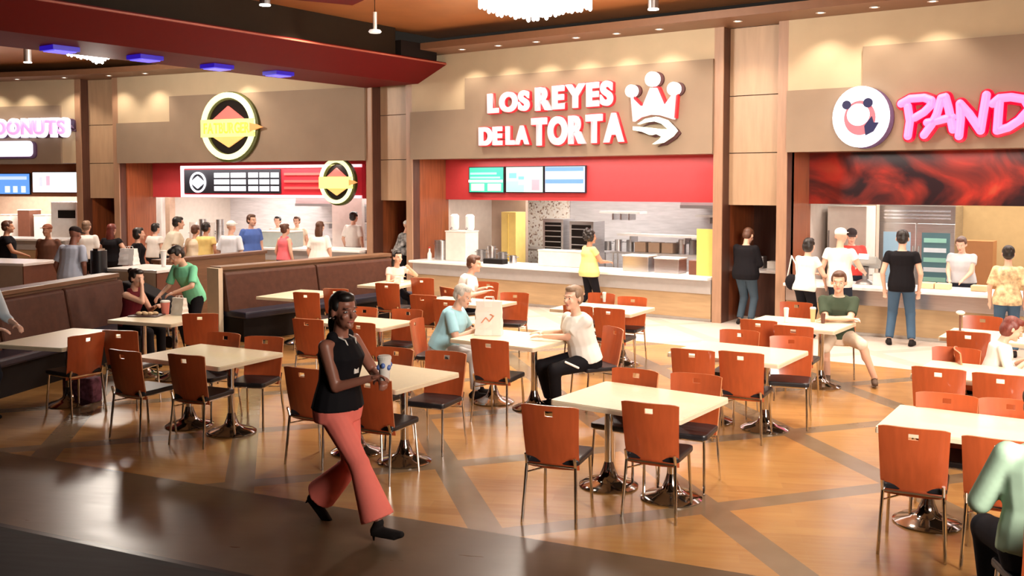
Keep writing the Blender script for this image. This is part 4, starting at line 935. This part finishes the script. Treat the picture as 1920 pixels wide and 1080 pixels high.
def person(loc, face, h, lab, skin='light', top=None, topm=None, sleeve=.45, legs='pants', legm=None, shoem=None, hair='short', hairm='black', group=None,
           sit=False, pz=None, lean=0, turn=0, hl=0, nod=0, lh=None, rh=None, lf=None, rf=None, fat=1.0, female=False, vox=.016, face_detail=True, fingers=True, cat='person', flare=0, heel=0, elbow_out=.6, tophem=0, legshow=True, curl=.5, lpole=None, rpole=None):
    """local frame: x right, y forward; lean: forward tilt of the torso in degrees; turn/nod/hl: head turn (left +), nod, extra head lean"""
    s = h / 1.75; root = empty('person', (loc[0], loc[1], loc[2] if len(loc) > 2 else 0), R(face - 90), lab, cat, group)
    S = SK[skin]; V = Vector
    P = V((0, 0, pz if pz else (.57 if sit else .93 * s)))
    Rl = Matrix.Rotation(-R(lean), 3, 'X'); ax = Rl @ V((0, 0, 1)); fy = Rl @ V((0, 1, 0)); X_ = V((1, 0, 0))
    def T(z, y=0, x=0): return P + ax * z * s + fy * y * s + X_ * x * s
    sw = .165 if female else .185
    N_ = T(.50); shR = T(.428, 0, sw); shL = T(.428, 0, -sw); af = fat ** .5
    # head frame
    Hl = Matrix.Rotation(-R(lean * .35 + hl + nod), 3, 'X'); Hr = Matrix.Rotation(R(turn), 3, 'Z') @ Hl
    neck_top = N_ + (Matrix.Rotation(-R(lean * .6 + hl), 3, 'X') @ V((0, .015, .062))) * s
    HC = neck_top + Hr @ V((0, .02, .1)) * s
    hs_ = 1.1; s0 = s
    def Hd(x, y, z): return HC + Hr @ V((x, y, z)) * s0 * hs_
    hips = [P + X_ * sx * .09 * s + V((0, 0, -.03 * s)) for sx in (1, -1)]
    ank = []
    for i, (ft, sx) in enumerate(((rf, 1), (lf, -1))):
        if ft is None: ft = (sx * .11, .42 if sit else 0.0, 0)
        ank.append(V((ft[0], ft[1], ft[2] + .08 * s + heel)))
    knees = []
    for i in range(2):
        k, c = ik(hips[i], ank[i], .44 * s, .42 * s, (0.15 * (1, -1)[i] if sit else 0, 1, .6 if sit else .0)); knees.append(k); ank[i] = c
    wr = []; el = []
    for i, (hd, sx, sh) in enumerate(((rh, 1, shR), (lh, -1, shL))):
        if hd is None: hd = (sx * .24 * s, .05, (sh.z - .52 * s))
        pole = (rpole, lpole)[i] or (sx * elbow_out, -.6, -.7)
        e, c = ik(sh, hd, .29 * s, .26 * s, pole); el.append(e); wr.append(c)
    def torso(b, g, z0=-.1, z1=.5, neck=False):
        prof = [(-.12, .155, .105), (-.03, .17, .118), (.07, .158, .11), (.17, .138, .1), (.27, .15, .108), (.36, .168, .118), (.42, .162, .108), (.455, .13, .09), (.485, .085, .07), (.52, .062, .062)]
        if female: prof = [(-.12, .165, .11), (-.03, .178, .12), (.07, .155, .105), (.17, .125, .09), (.27, .138, .1), (.345, .15, .122), (.41, .14, .1), (.445, .11, .08), (.475, .075, .06), (.52, .052, .055)]
        rs = []
        for z, rx, ry in prof:
            if z < z0 - 1e-6 or z > z1 + 1e-6: continue
            f_ = 1 + (fat - 1) * max(0, min(1, (.5 - z) / .3)); g_ = g
            zz = z if z > 0 else z
            rs.append((T(zz, .0 + (.015 if .25 < z < .4 else 0)), X_, fy, (rx * f_) * s + g_, (ry * f_ * (1.1 if fat > 1 else 1)) * s + g_))
        b.loft(rs)
    b = MB(); torso(b, -.008)
    b.cyl(N_ - ax * .03 * s, neck_top + Hr @ V((0, 0, .04)) * s, .058 * s, .05 * s, n=12)
    # head
    s = s0 * hs_
    b.ell(Hd(0, -.012, .035), (.076 * s, .096 * s, .088 * s), Hr); b.ell(Hd(0, .028, -.03), (.058 * s, .066 * s, .082 * s), Hr)
    b.ell(Hd(0, .075, -.085), (.026 * s, .024 * s, .022 * s), Hr, n=6)
    b.cap(Hd(0, .09, .012), Hd(0, .112, -.022), .009 * s, .014 * s, 6)
    b.ell(Hd(0, .082, .03), (.05 * s, .018 * s, .012 * s), Hr, n=6)
    for sx in (-1, 1): b.ell(Hd(sx * .078, -.005, -.005), (.012 * s, .02 * s, .032 * s), Hr, n=6); b.ell(Hd(sx * .036, .07, -.025), (.022 * s, .02 * s, .02 * s), Hr, n=6)
    s = s0
    for i, (sh, sx) in enumerate(((shR, 1), (shL, -1))):
        b.cap(T(.42, 0, sx * sw * .5), sh, .052 * s, .05 * s); b.cap(sh, el[i], .049 * s * af, .038 * s * af); b.cap(el[i], wr[i], .037 * s * af, .026 * s)
        d = (wr[i] - el[i]).normalized(); side = V((-sx, 0, 0)) - d * V((-sx, 0, 0)).dot(d)
        if side.length < .2: side = V((0, 1, 0)) - d * d.y
        side.normalize(); nrm = d.cross(side).normalized(); nrm = -nrm if (nrm.z > 0) else nrm
        pc = wr[i] + d * .045 * s; m = Matrix((side, nrm, d)).transposed()
        b.ell(pc, (.038 * s, .016 * s, .05 * s), m, n=8)
        if fingers:
            for f in range(4):
                o_ = side * (.027 - .018 * f) * s; ln = (.038, .043, .04, .031)[f] * s; a0 = pc + o_ + d * .042 * s
                c1 = (d * math.cos(curl * .7) + nrm * math.sin(curl * .7)); c2 = (d * math.cos(curl * 1.7) + nrm * math.sin(curl * 1.7)); a1 = a0 + c1 * ln; a2 = a1 + c2 * ln * .85
                b.cap(a0, a1, .0092 * s, .0084 * s, 6); b.cap(a1, a2, .0084 * s, .0068 * s, 6)
            t0 = pc - d * .012 * s + side * .032 * s; t1 = t0 + (side * .7 + d * .6 + nrm * .3).normalized() * .035 * s; t2 = t1 + (d * .8 + side * .1 + nrm * .5).normalized() * .028 * s
            b.cap(t0, t1, .012 * s, .0105 * s, 6); b.cap(t1, t2, .0105 * s, .008 * s, 6)
        else:
            b.cap(pc + d * .03 * s, pc + (d + nrm * .5) * .06 * s, .022 * s, .014 * s, 6)
    lg = .86 if legs == 'pants' else 1
    for i in range(2):
        b.cap(hips[i], knees[i], lg * .083 * s * (1 + (fat - 1) * .5), .054 * s * lg); b.cap(knees[i], ank[i], .053 * s * lg, .037 * s * lg)
        b.ell(knees[i] * .72 + ank[i] * .28 + V((0, -.012, 0)), (.052 * s * lg, .056 * s * lg, .1 * s), n=8)
    b.build('body', S, root, voxel=vox, sm=3 if vox < .012 else 2)
    # shoes
    for i, ft in enumerate((rf, lf)):
        b = MB()
        yawf = (ft[3] if ft and len(ft) > 3 else 0); pit = (ft[4] if ft and len(ft) > 4 else 0)
        fr_ = Matrix.Rotation(R(yawf), 3, 'Z') @ Matrix.Rotation(R(pit), 3, 'X'); A_ = ank[i]
        drop = -.045 * s - heel * .15
        hp = A_ + fr_ @ V((0, -.045 * s, drop)); bp = A_ + fr_ @ V((0, .11 * s, drop - heel * .8)); tp = A_ + fr_ @ V((0, .165 * s, drop - heel * .85))
        b.cap(hp, bp, .038 * s, .036 * s); b.cap(bp, tp, .036 * s, .024 * s); b.cap(A_, hp, .036 * s, .036 * s)
        b.box(hp * .5 + bp * .5 + V((0, 0, -.02 * s)), (.07 * s, .2 * s, .02 * s), rz=R(yawf), rx=R(pit) + (-math.atan(heel * .7 / .15) if heel else 0))
        if heel: b.cyl(hp + V((0, -.02 * s, 0)), hp + fr_ @ V((0, -.03 * s, -heel - .02)), .016, .007, n=8)
        b.build('shoe', shoem or cloth('shoe_black', (.015, .012, .012)), root, voxel=.008 if vox < .012 else .012, sm=2)
    # trousers
    if legs and legm:
        b = MB(); torso(b, .012, -.12, .07 if not tophem else .07)
        for i in range(2):
            b.cap(hips[i], knees[i], .098 * s * (1 + (fat - 1) * .5), .072 * s)
            if legs == 'pants':
                d = (ank[i] - knees[i]); b.cyl(knees[i], knees[i] + d * .93, .07 * s, (.06 + flare) * s, n=32); b.ell(knees[i], (.078 * s,) * 3, n=10); b.ell(knees[i] + d * .06, (.075 * s,) * 3, n=10)
            elif legs == 'shorts': pass
        b.build('trousers' if legs == 'pants' else 'shorts', legm, root, voxel=vox, sm=6)
    if topm:
        b = MB(); torso(b, .02 if not female else .019, -.03 if not tophem else -.12, .5 if sleeve > 0 else .475)
        if sleeve > 0:
            for i, (sh, sx) in enumerate(((shR, 1), (shL, -1))):
                b.cap(T(.4, 0, sx * sw * .45), sh, .07 * s, .058 * s * af)
                if sleeve <= 1: e = sh.lerp(el[i], sleeve); b.cyl(sh, e, .058 * s * af, .061 * s * af, n=14)
                else: b.cap(sh, el[i], .06 * s * af, .052 * s * af); e = el[i].lerp(wr[i], sleeve - 1); b.cyl(el[i], e, .052 * s, .042 * s, n=12)
        else:
            for sx in (1, -1): b.cap(T(.4, 0, sx * sw * .45), T(.485, 0, sx * sw * .55), .05 * s, .042 * s)
        b.build('shirt', topm, root, voxel=vox, sm=3)
    # hair
    s = s0 * hs_
    if hair:
        b = MB(); HM = HAIR[hairm] if isinstance(hairm, str) else None
        if hair == 'cap':
            b.ell(Hd(0, -.012, .06), (.085 * s, .102 * s, .07 * s), Hr); b.box(Hd(0, .1, .055), (.12 * s, .1 * s, .012 * s), rz=R(turn), rx=-R(lean * .35 + nod)); b.build('cap', topm if not isinstance(hairm, tuple) else cloth('cap%s' % str(hairm[0]), hairm), root, voxel=.01, sm=2)
        else:
            b.ell(Hd(0, -.026, .05), (.083 * s, .094 * s, .084 * s), Hr); b.ell(Hd(0, -.05, .0), (.078 * s, .066 * s, .075 * s), Hr)
            b.ell(Hd(0, .03, .092), (.06 * s, .055 * s, .038 * s), Hr)
            for sx in (-1, 1): b.ell(Hd(sx * .068, .005, .04), (.018 * s, .035 * s, .04 * s), Hr, n=6)
            if hair == 'long':
                b.ell(Hd(0, -.075, -.1), (.085 * s, .05 * s, .17 * s), Hr); b.ell(Hd(0, -.09, -.22), (.065 * s, .035 * s, .12 * s), Hr)
            if hair == 'pony':
                b.cap(Hd(0, -.11, .02), Hd(-.01, -.14, -.1), .042 * s, .04 * s); b.cap(Hd(-.01, -.14, -.1), Hd(-.02, -.135, -.27), .04 * s, .022 * s)
            if hair == 'bun': b.ell(Hd(0, -.11, .08), (.045 * s,) * 3, n=8)
            if hair == 'curly':
                for k in range(26): a_ = k * 2.4; zz = -.06 + .2 * k / 26; rr_ = .1 * math.sqrt(max(.05, 1 - ((zz - .03) / .13) ** 2)); b.ell(Hd(rr_ * math.cos(a_), -.03 + rr_ * math.sin(a_) * (1 if math.sin(a_) < 0 else .45), zz + .02), (.036 * s,) * 3, n=5)
            if hair == 'bob':
                b.ell(Hd(0, -.04, -.01), (.093 * s, .08 * s, .1 * s), Hr)
            b.build('hair', HM, root, voxel=.01, sm=2)
    if face_detail:
        for sx in (-1, 1):
            e_ = MB().ell(Hd(sx * .031, .083, .008), (.012 * s, .008 * s, .006 * s), Hr, n=8).build('eye', EYEW, root, smooth=True)
            MB().ell(Hd(sx * .031, .0905, .008), (.006 * s, .004 * s, .0058 * s), Hr, n=6).build('pupil', PUPIL, e_)
            MB().ell(Hd(sx * .033, .094, .032), (.017 * s, .004 * s, .0028 * s), Hr, n=6).build('eyebrow', HAIR[hairm] if isinstance(hairm, str) and hairm in HAIR else HAIR['brown'], root)
        MB().ell(Hd(0, .094, -.056), (.023 * s, .008 * s, .007 * s), Hr, n=8).build('mouth', LIP, root, smooth=True)
    s = s0
    return dict(root=root, wr=wr, el=el, T=T, Hd=Hd, s=s, P=P, N=N_, sh=(shR, shL), ank=ank, Hr=Hr)

def place(px, ytop, z): q = at(px, ytop, z); return (q.x, q.y)
RIGHT, LEFT, TOCAM, AWAY = 35, 215, -55, 125
C_ = {n: cloth(n, c) for n, c in dict(black=(.007, .006, .008), white=(.82, .79, .74), pale_blue=(.6, .68, .85), brown=(.13, .06, .04), beige=(.62, .56, .45), yellow=(.85, .66, .25), blue=(.08, .15, .45), cream=(.8, .68, .52),
      red=(.62, .06, .05), coral=(.85, .2, .16), grey=(.5, .5, .52), tan=(.66, .46, .26), jeans=(.055, .1, .16), darkjeans=(.05, .075, .1), navy=(.02, .025, .04), green=(.2, .62, .38), lightblue=(.38, .68, .8), darkgreen=(.05, .07, .045), khaki=(.72, .6, .48), maroon=(.12, .012, .018), mint=(.46, .66, .5), palecloth=(.6, .7, .78), rose=(.8, .17, .2), plaid=(.72, .74, .78)).items()}

# the walking woman
wp = (at(636, 990, 0) + Vector((0, 0, 0)))
w_ = person((wp.x, wp.y), 8, 1.73, 'person with dark ponytail in black sleeveless top and flared coral trousers, walking with a cup', 'dark', topm=C_['black'], sleeve=0, legs='pants', legm=C_['coral'], hair='pony', hairm='black',
            female=True, fat=1.14, vox=.0085, lean=3, turn=-22, nod=0, rf=(.1, .42, .0, 0, 14), lf=(-.1, -.26, .03, 0, -30), heel=.05, flare=.06, pz=.905, rh=(.07, .33, 1.12), rpole=(.35, -1.0, -.7), lh=(-.12, .28, 1.08), lpole=(-.9, -.3, -.7), curl=.95)
# cup in her hand, lanyard
def local_to_world(root, p):
    return Matrix.Translation(root.location) @ Matrix.Rotation(root.rotation_euler.z, 4, 'Z') @ Vector(p)
r_ = w_['root']; wrR, elR = w_['wr'][0], w_['el'][0]; d = (wrR - elR).normalized()
cp = wrR + d * .075 + Vector((-.02, .02, -.03)); cw = local_to_world(r_, cp)
t = cup((cw.x, cw.y, cw.z - .0), .047, .15, PAPER, 'white and blue paper cup held by the walking woman')
for k in range(6):
    a_ = k * math.pi / 3; MB().ell((.04 * math.cos(a_), .04 * math.sin(a_), .09 + .015 * (k % 2)), (.016, .016, .02), n=6).build('blue_print', mat('cup_blue', (.1, .18, .5), .4), t)
NK = w_['T']
b = MB(); b.tube([NK(.5, -.02, -.07), NK(.47, .09, -.06), NK(.33, .145, -.015), NK(.3, .15, 0), NK(.33, .145, .015), NK(.47, .09, .06), NK(.5, -.02, .07)], .005, 6); b.build('lanyard', C_['white'], r_)
b = MB(); b.box(NK(.27, .15, 0), (.05, .006, .07)); b.build('name_badge', C_['white'], r_)
b = MB(); b.lathe([(.016, 0), (.02, .003), (.016, .006)], n=14); o = b.build('earring', CHROME, r_); o.location = w_['Hd'](.082, 0, -.04)

# seated men at the paper bag table
def seated(px, ytop, zt, face, h, lab, **k):
    q = at(px, ytop, zt); chair_off = Vector((math.cos(R(face)), math.sin(R(face)), 0)) * 0.0
    return person((q.x, q.y), face, h, lab, sit=True, **k)
q9 = (-6.15, 8.68)
p = person((-5.42, 9.0), 246, 1.76, 'seated person in white polo shirt and black track trousers with a white stripe', 'light', topm=C_['white'], sleeve=.7, legm=C_['black'], hair='short', hairm='fair', sit=True, pz=.57, lean=14, turn=16, hl=-4,
           rh=(.44, .26, .80), lh=(.2, .4, .80), rf=(.3, .26, 0), lf=(.05, .34, 0), vox=.01, curl=.3, fat=1.2)
b = MB(); r_ = p['root']
b.cap((-.16, .36, .57), (-.19, .22, .5), .012, .012); b.build('side_stripe', C_['white'], r_)
chair_at((-5.36, 9.12), 240, 'turned left under the man in white polo shirt')
q = at(872, 545, 1.22); person((q.x - .24, q.y - .1), 20, 1.68, 'grey haired person in light blue shirt seated leaning towards the paper bag', 'light', topm=C_['lightblue'], sleeve=.75, legm=C_['plaid'], hair='short', hairm='grey', sit=True, pz=.57, lean=20, nod=12, turn=-12,
       rh=(.1, .42, .79), lh=(-.12, .44, .80), vox=.01, fat=1.3)
LB = (q.x - .12, q.y - .02); chair_at((q.x - .34, q.y - .14), 20, 'turned right under the grey haired person in blue')
q = at(866, 503, 1.15); q.y += .1; person((q.x - .1, q.y), 45, 1.75, 'person in white shirt with short dark hair seated with back to us near the counter', 'light', topm=C_['white'], sleeve=.8, legm=C_['navy'], hair='short', hairm='brown', sit=True, lean=18, turn=-25, rh=(.3, .35, .8), lh=(-.2, .4, .8), vox=.014, fat=1.2, face_detail=False)
chair_at((q.x - .03, q.y - .12), 70, 'under the white backed diner near the counter')
q = at(739, 482, 1.16); person((q.x, q.y), -20, 1.58, 'young person in pale pink top seated at the far end of the long bench', 'light', topm=cloth('palepink', (.8, .55, .5)), sleeve=.4, legm=C_['navy'], hair='long', hairm='black', sit=True, female=True, lean=12, hl=-4, rh=(.1, .36, .82), lh=(-.12, .34, .98), lpole=(-.8, .2, -.6), vox=.013)
q = at(245, 516, 1.22); person((q.x - .05, q.y), 18, 1.64, 'seated person in dark red sleeveless top, hand raised to the face', 'light', topm=C_['maroon'], sleeve=0, legm=C_['black'], hair='bun', hairm='black', sit=True, female=True, lean=10, hl=4, turn=-6, rh=(.06, .26, 1.1), rpole=(.3, .5, -.9), lh=(-.1, .36, .8), vox=.011, curl=1.0)
q = at(362, 471, 1.5); person((q.x, q.y), -82, 1.68, 'person in light green shirt standing bent over the table of the woman in dark red', 'light', topm=C_['green'], sleeve=.85, legm=C_['black'], hair='short', hairm='black', lean=24, nod=24, turn=-14, rh=(.22, .42, .9), lh=(-.1, .46, .96), lpole=(-.9, -.2, -.3), vox=.011, tophem=1)
q = at(1573, 521, 1.27); person((q.x - .0, q.y + .0), -72, 1.78, 'seated person in dark green t-shirt and khaki shorts, arms folded on the table', 'light', topm=C_['darkgreen'], sleeve=.75, legs='shorts', legm=C_['khaki'], shoem=cloth('sandal', (.12, .08, .06)), hair='short', hairm='brown', sit=True, lean=12, nod=0, turn=-6,
       rh=(-.1, .36, .80), lh=(.12, .38, .8), lpole=(-1, .1, -.4), rpole=(1, .1, -.4), rf=(.12, .22, 0), lf=(-.42, .4, .02), vox=.01, fat=1.1)
MSH = q; chair_at((q.x - .03, q.y + .13), -72, 'under the man in khaki shorts')
q = at(1902, 606, 1.14); person((q.x - .2, q.y - .05), 15, 1.45, 'child with auburn hair in white shirt leaning on a table at the right edge', 'light', topm=C_['white'], sleeve=1.4, legm=C_['navy'], hair='bob', hairm='auburn', sit=True, lean=16, nod=15, hl=5, rh=(.12, .3, .8), lh=(-.05, .33, .8), vox=.011)
chair_at((q.x - .24, q.y - .07), 15, 'turned right under the child in white')
q = at(1978, 737, 1.39); person((q.x, q.y), 120, 1.85, 'large person in pale mint green shirt, cut off at the lower right corner', 'light', topm=C_['mint'], sleeve=1.6, legm=C_['navy'], hair='short', hairm='brown', sit=True, pz=.6, lean=8, rh=(.2, .36, .85), lh=(-.16, .38, .85), vox=.012, fat=1.38)
chair_at((q.x - .0, q.y - .06), 120, 'under the large person in pale mint green')
q = at(-48, 510, 1.55); person((q.x, q.y), 20, 1.72, 'person in pale blue long sleeved shirt standing with a tray at the left edge', 'light', topm=C_['palecloth'], sleeve=1.5, legm=C_['navy'], hair='short', hairm='black', lean=10, rh=(.12, .36, 1.0), lh=(-.15, .36, 1.0), vox=.012, face_detail=False)

# counter customers and workers
def stand(px, yt, h, face, lab, skin='light', **k):
    k['skin'] = skin
    x, y = place(px, yt, h); k.setdefault('vox', .015); k.setdefault('fingers', False); k.setdefault('face_detail', False); k.setdefault('fat', 1.4)
    loc = k.pop('loc', None) or (x, y)
    return person(loc, face, h / k.pop('hs', 1.0), lab, **k)
def ony(px, Y): d = ray(px, 400); return (Y * d.x / d.y, Y)
stand(1706, 425, 1.78, 100, 'person in black t-shirt and blue jeans standing with back to us at the right counter', topm=C_['black'], legm=C_['jeans'], hair='short', hairm='black', vox=.011, fingers=True, rf=(.16, -.02, 0, -12), lf=(-.16, 0, 0, 12), loc=ony(1693, 15.35), fat=1.05, tophem=1, nod=10)
stand(1106, 433, 1.6, 60, 'person in yellow shirt and black trousers with curly black hair at the white counter', topm=C_['yellow'], legm=C_['black'], hair='curly', hairm='black', female=True, loc=ony(1105, 15.45), rh=(.12, .36, 1.0), lh=(-.1, .36, 1.0), lf=(-.08, -.22, .06, 0, -30), vox=.012, skin='mid', tophem=1)
stand(1388, 430, 1.72, 80, 'person in black shirt and dark jeans standing in the recess of the right pilaster', topm=C_['black'], sleeve=1.6, legm=C_['darkjeans'], hair='short', hairm='brown', loc=(-6.42, 16.05), vox=.013, nod=25, rh=(.12, .3, 1.02), lh=(-.1, .3, 1.02), tophem=1)
stand(1516, 458, 1.62, 75, 'dark haired person in white top and black trousers at the right counter', topm=C_['white'], legm=C_['black'], hair='bob', hairm='black', female=True, loc=ony(1510, 15.2), fat=1.15, lean=10, vox=.013, rh=(.2, .38, .95), lh=(-.05, .34, 1.0), tophem=1)
stand(1570, 425, 1.78, 85, 'person in white t-shirt and white cap standing with back to us at the right counter', topm=C_['white'], legm=C_['navy'], hair='cap', hairm=(.8, .78, .75), loc=ony(1576, 15.45), fat=1.12, vox=.012, rh=(.28, .3, 1.05), tophem=1)
t = empty('shoulder_bag', (*ony(1487, 15.2), .78), R(60), 'black shoulder bag with white trim beside the person in white top', 'bag'); MB().ell((0, 0, .1), (.08, .14, .13), n=8).build('body', C_['black'], t, smooth=True); MB().tube([(0, -.12, .14), (0, -.08, .4), (0, .02, .52), (0, .12, .14)], .01, 6).build('strap', C_['white'], t)
stand(1600, 418, 1.72, -70, 'worker in red shirt and dark cap behind the right counter', topm=C_['red'], legm=C_['navy'], hair='cap', hairm=(.03, .02, .02), loc=ony(1597, 17.0), rh=(.1, .3, 1.05), lh=(-.1, .3, 1.05), nod=20, face_detail=True)
stand(1804, 447, 1.62, -95, 'worker in light grey t-shirt behind the right counter, looking down', topm=C_['grey'], legm=C_['navy'], hair='short', hairm='brown', loc=ony(1806, 17.2), rh=(.1, .32, .9), lh=(-.1, .32, .9), nod=20, face_detail=True)
stand(1896, 460, 1.6, 100, 'person in tan patterned top and jeans with black hair at the far right counter', topm=cloth('tanpattern', (.66, .48, .28), .5, 14), sleeve=.9, legm=C_['jeans'], hair='bun', hairm='black', female=True, loc=ony(1893, 15.2), fat=1.1, vox=.013, tophem=1)
gq = None
# queue at the burger and donut shops
stand(11, 412, 1.72, 60, 'person in black t-shirt at the far left edge of the queue', 'mid', topm=C_['black'], legm=C_['navy'], hair='short', hairm='brown', rh=(.2, .35, 1.0))
stand(90, 418, 1.68, -60, 'person in brown shirt and brown cap facing us in the donut queue', 'mid', topm=C_['brown'], legm=C_['navy'], hair='cap', hairm=(.25, .1, .06))
stand(131, 421, 1.78, 110, 'large person in pale blue shirt and dark cap beside the left cabinet', 'dark', topm=C_['pale_blue'], sleeve=.8, legm=C_['black'], hair='cap', hairm=(.03, .02, .03), fat=1.3, lean=6, vox=.013, nod=15, tophem=1)
stand(161, 412, 1.7, 130, 'person in white shirt with light brown hair beside the left pilaster', topm=C_['white'], sleeve=.9, legm=C_['black'], hair='short', hairm='fair')
stand(208, 418, 1.65, 120, 'person with very long dark brown hair and black top with back to us', topm=C_['black'], sleeve=.3, legm=C_['black'], hair='long', hairm='auburn', female=True, rh=(.34, .2, 1.0))
stand(257, 425, 1.62, 60, 'person in black shirt with dark hair turned right behind the waste cabinet', topm=C_['black'], sleeve=.9, legm=C_['black'], hair='bob', hairm='black', female=True, fat=1.1)
stand(290, 417, 1.6, 100, 'person with black hair mostly hidden by the man in beige shirt', topm=C_['white'], legm=C_['navy'], hair='short', hairm='black')
stand(318, 403, 1.8, 70, 'big person in beige shirt with black hair leaning forward in the burger queue', topm=C_['beige'], legm=C_['navy'], hair='short', hairm='black', fat=1.55, lean=14, sleeve=.8)
stand(385, 415, 1.66, 110, 'person in yellow shirt with black hair in the burger queue', 'mid', topm=C_['yellow'], legm=C_['navy'], hair='short', hairm='black', fat=1.05)
stand(365, 420, 1.6, 110, 'person in tan shirt left of the one in yellow, in the burger queue', topm=C_['cream'], legm=C_['navy'], hair='short', hairm='brown', female=True)
stand(432, 412, 1.72, 110, 'wide person in pale striped shirt and white cap in the burger queue', topm=cloth('stripes', (.72, .74, .8), .12, 3), legm=C_['navy'], hair='cap', hairm=(.82, .8, .76), fat=1.35, sleeve=.9)
stand(470, 400, 1.8, -10, 'person in blue polo shirt with dark hair looking right in the burger queue', topm=C_['blue'], legm=C_['jeans'], hair='short', hairm='brown', fat=1.3, sleeve=.7, vox=.012, face_detail=True, turn=10)
stand(520, 405, 1.66, -60, 'worker in white shirt with black bun behind the burger counter, left one', topm=C_['white'], legm=C_['black'], hair='bun', hairm='black', loc=tuple(W2('burger', X('burger', 521, 1.3), 1.3).xy))
stand(556, 408, 1.66, -60, 'worker in cream shirt with dark hair behind the burger counter, middle one', topm=C_['cream'], legm=C_['black'], hair='short', hairm='brown', loc=tuple(W2('burger', X('burger', 557, 1.4), 1.4).xy), face_detail=True)
stand(588, 423, 1.62, 90, 'person in red tank top with dark hair tied up behind the long bench', topm=C_['rose'], sleeve=0, legm=C_['navy'], hair='bun', hairm='brown', female=True, fat=1.15, loc=(-15.9, 14.0))
stand(643, 415, 1.68, 115, 'person with long straight brown hair in white top behind the long bench', topm=C_['white'], sleeve=.8, legm=C_['navy'], hair='long', hairm='brown', female=True, loc=(-15.2, 14.35))
stand(659, 392, 1.8, 100, 'tall worker in white shirt with black hair at the right end of the burger kitchen', topm=C_['white'], sleeve=.8, legm=C_['black'], hair='short', hairm='black', loc=tuple(W2('burger', X('burger', 662, 1.3), 1.3).xy), fat=1.1)
stand(744, 418, 1.68, 60, 'person in black and white patterned top at the middle pilaster recess', topm=cloth('blackwhite', (.25, .25, .25), .99, 9), sleeve=1.3, legm=C_['black'], hair='cap', hairm=(.75, .73, .7), loc=tuple(W2('pil_mid', .75, .3).xy), rh=(.1, .3, .95), lean=15)
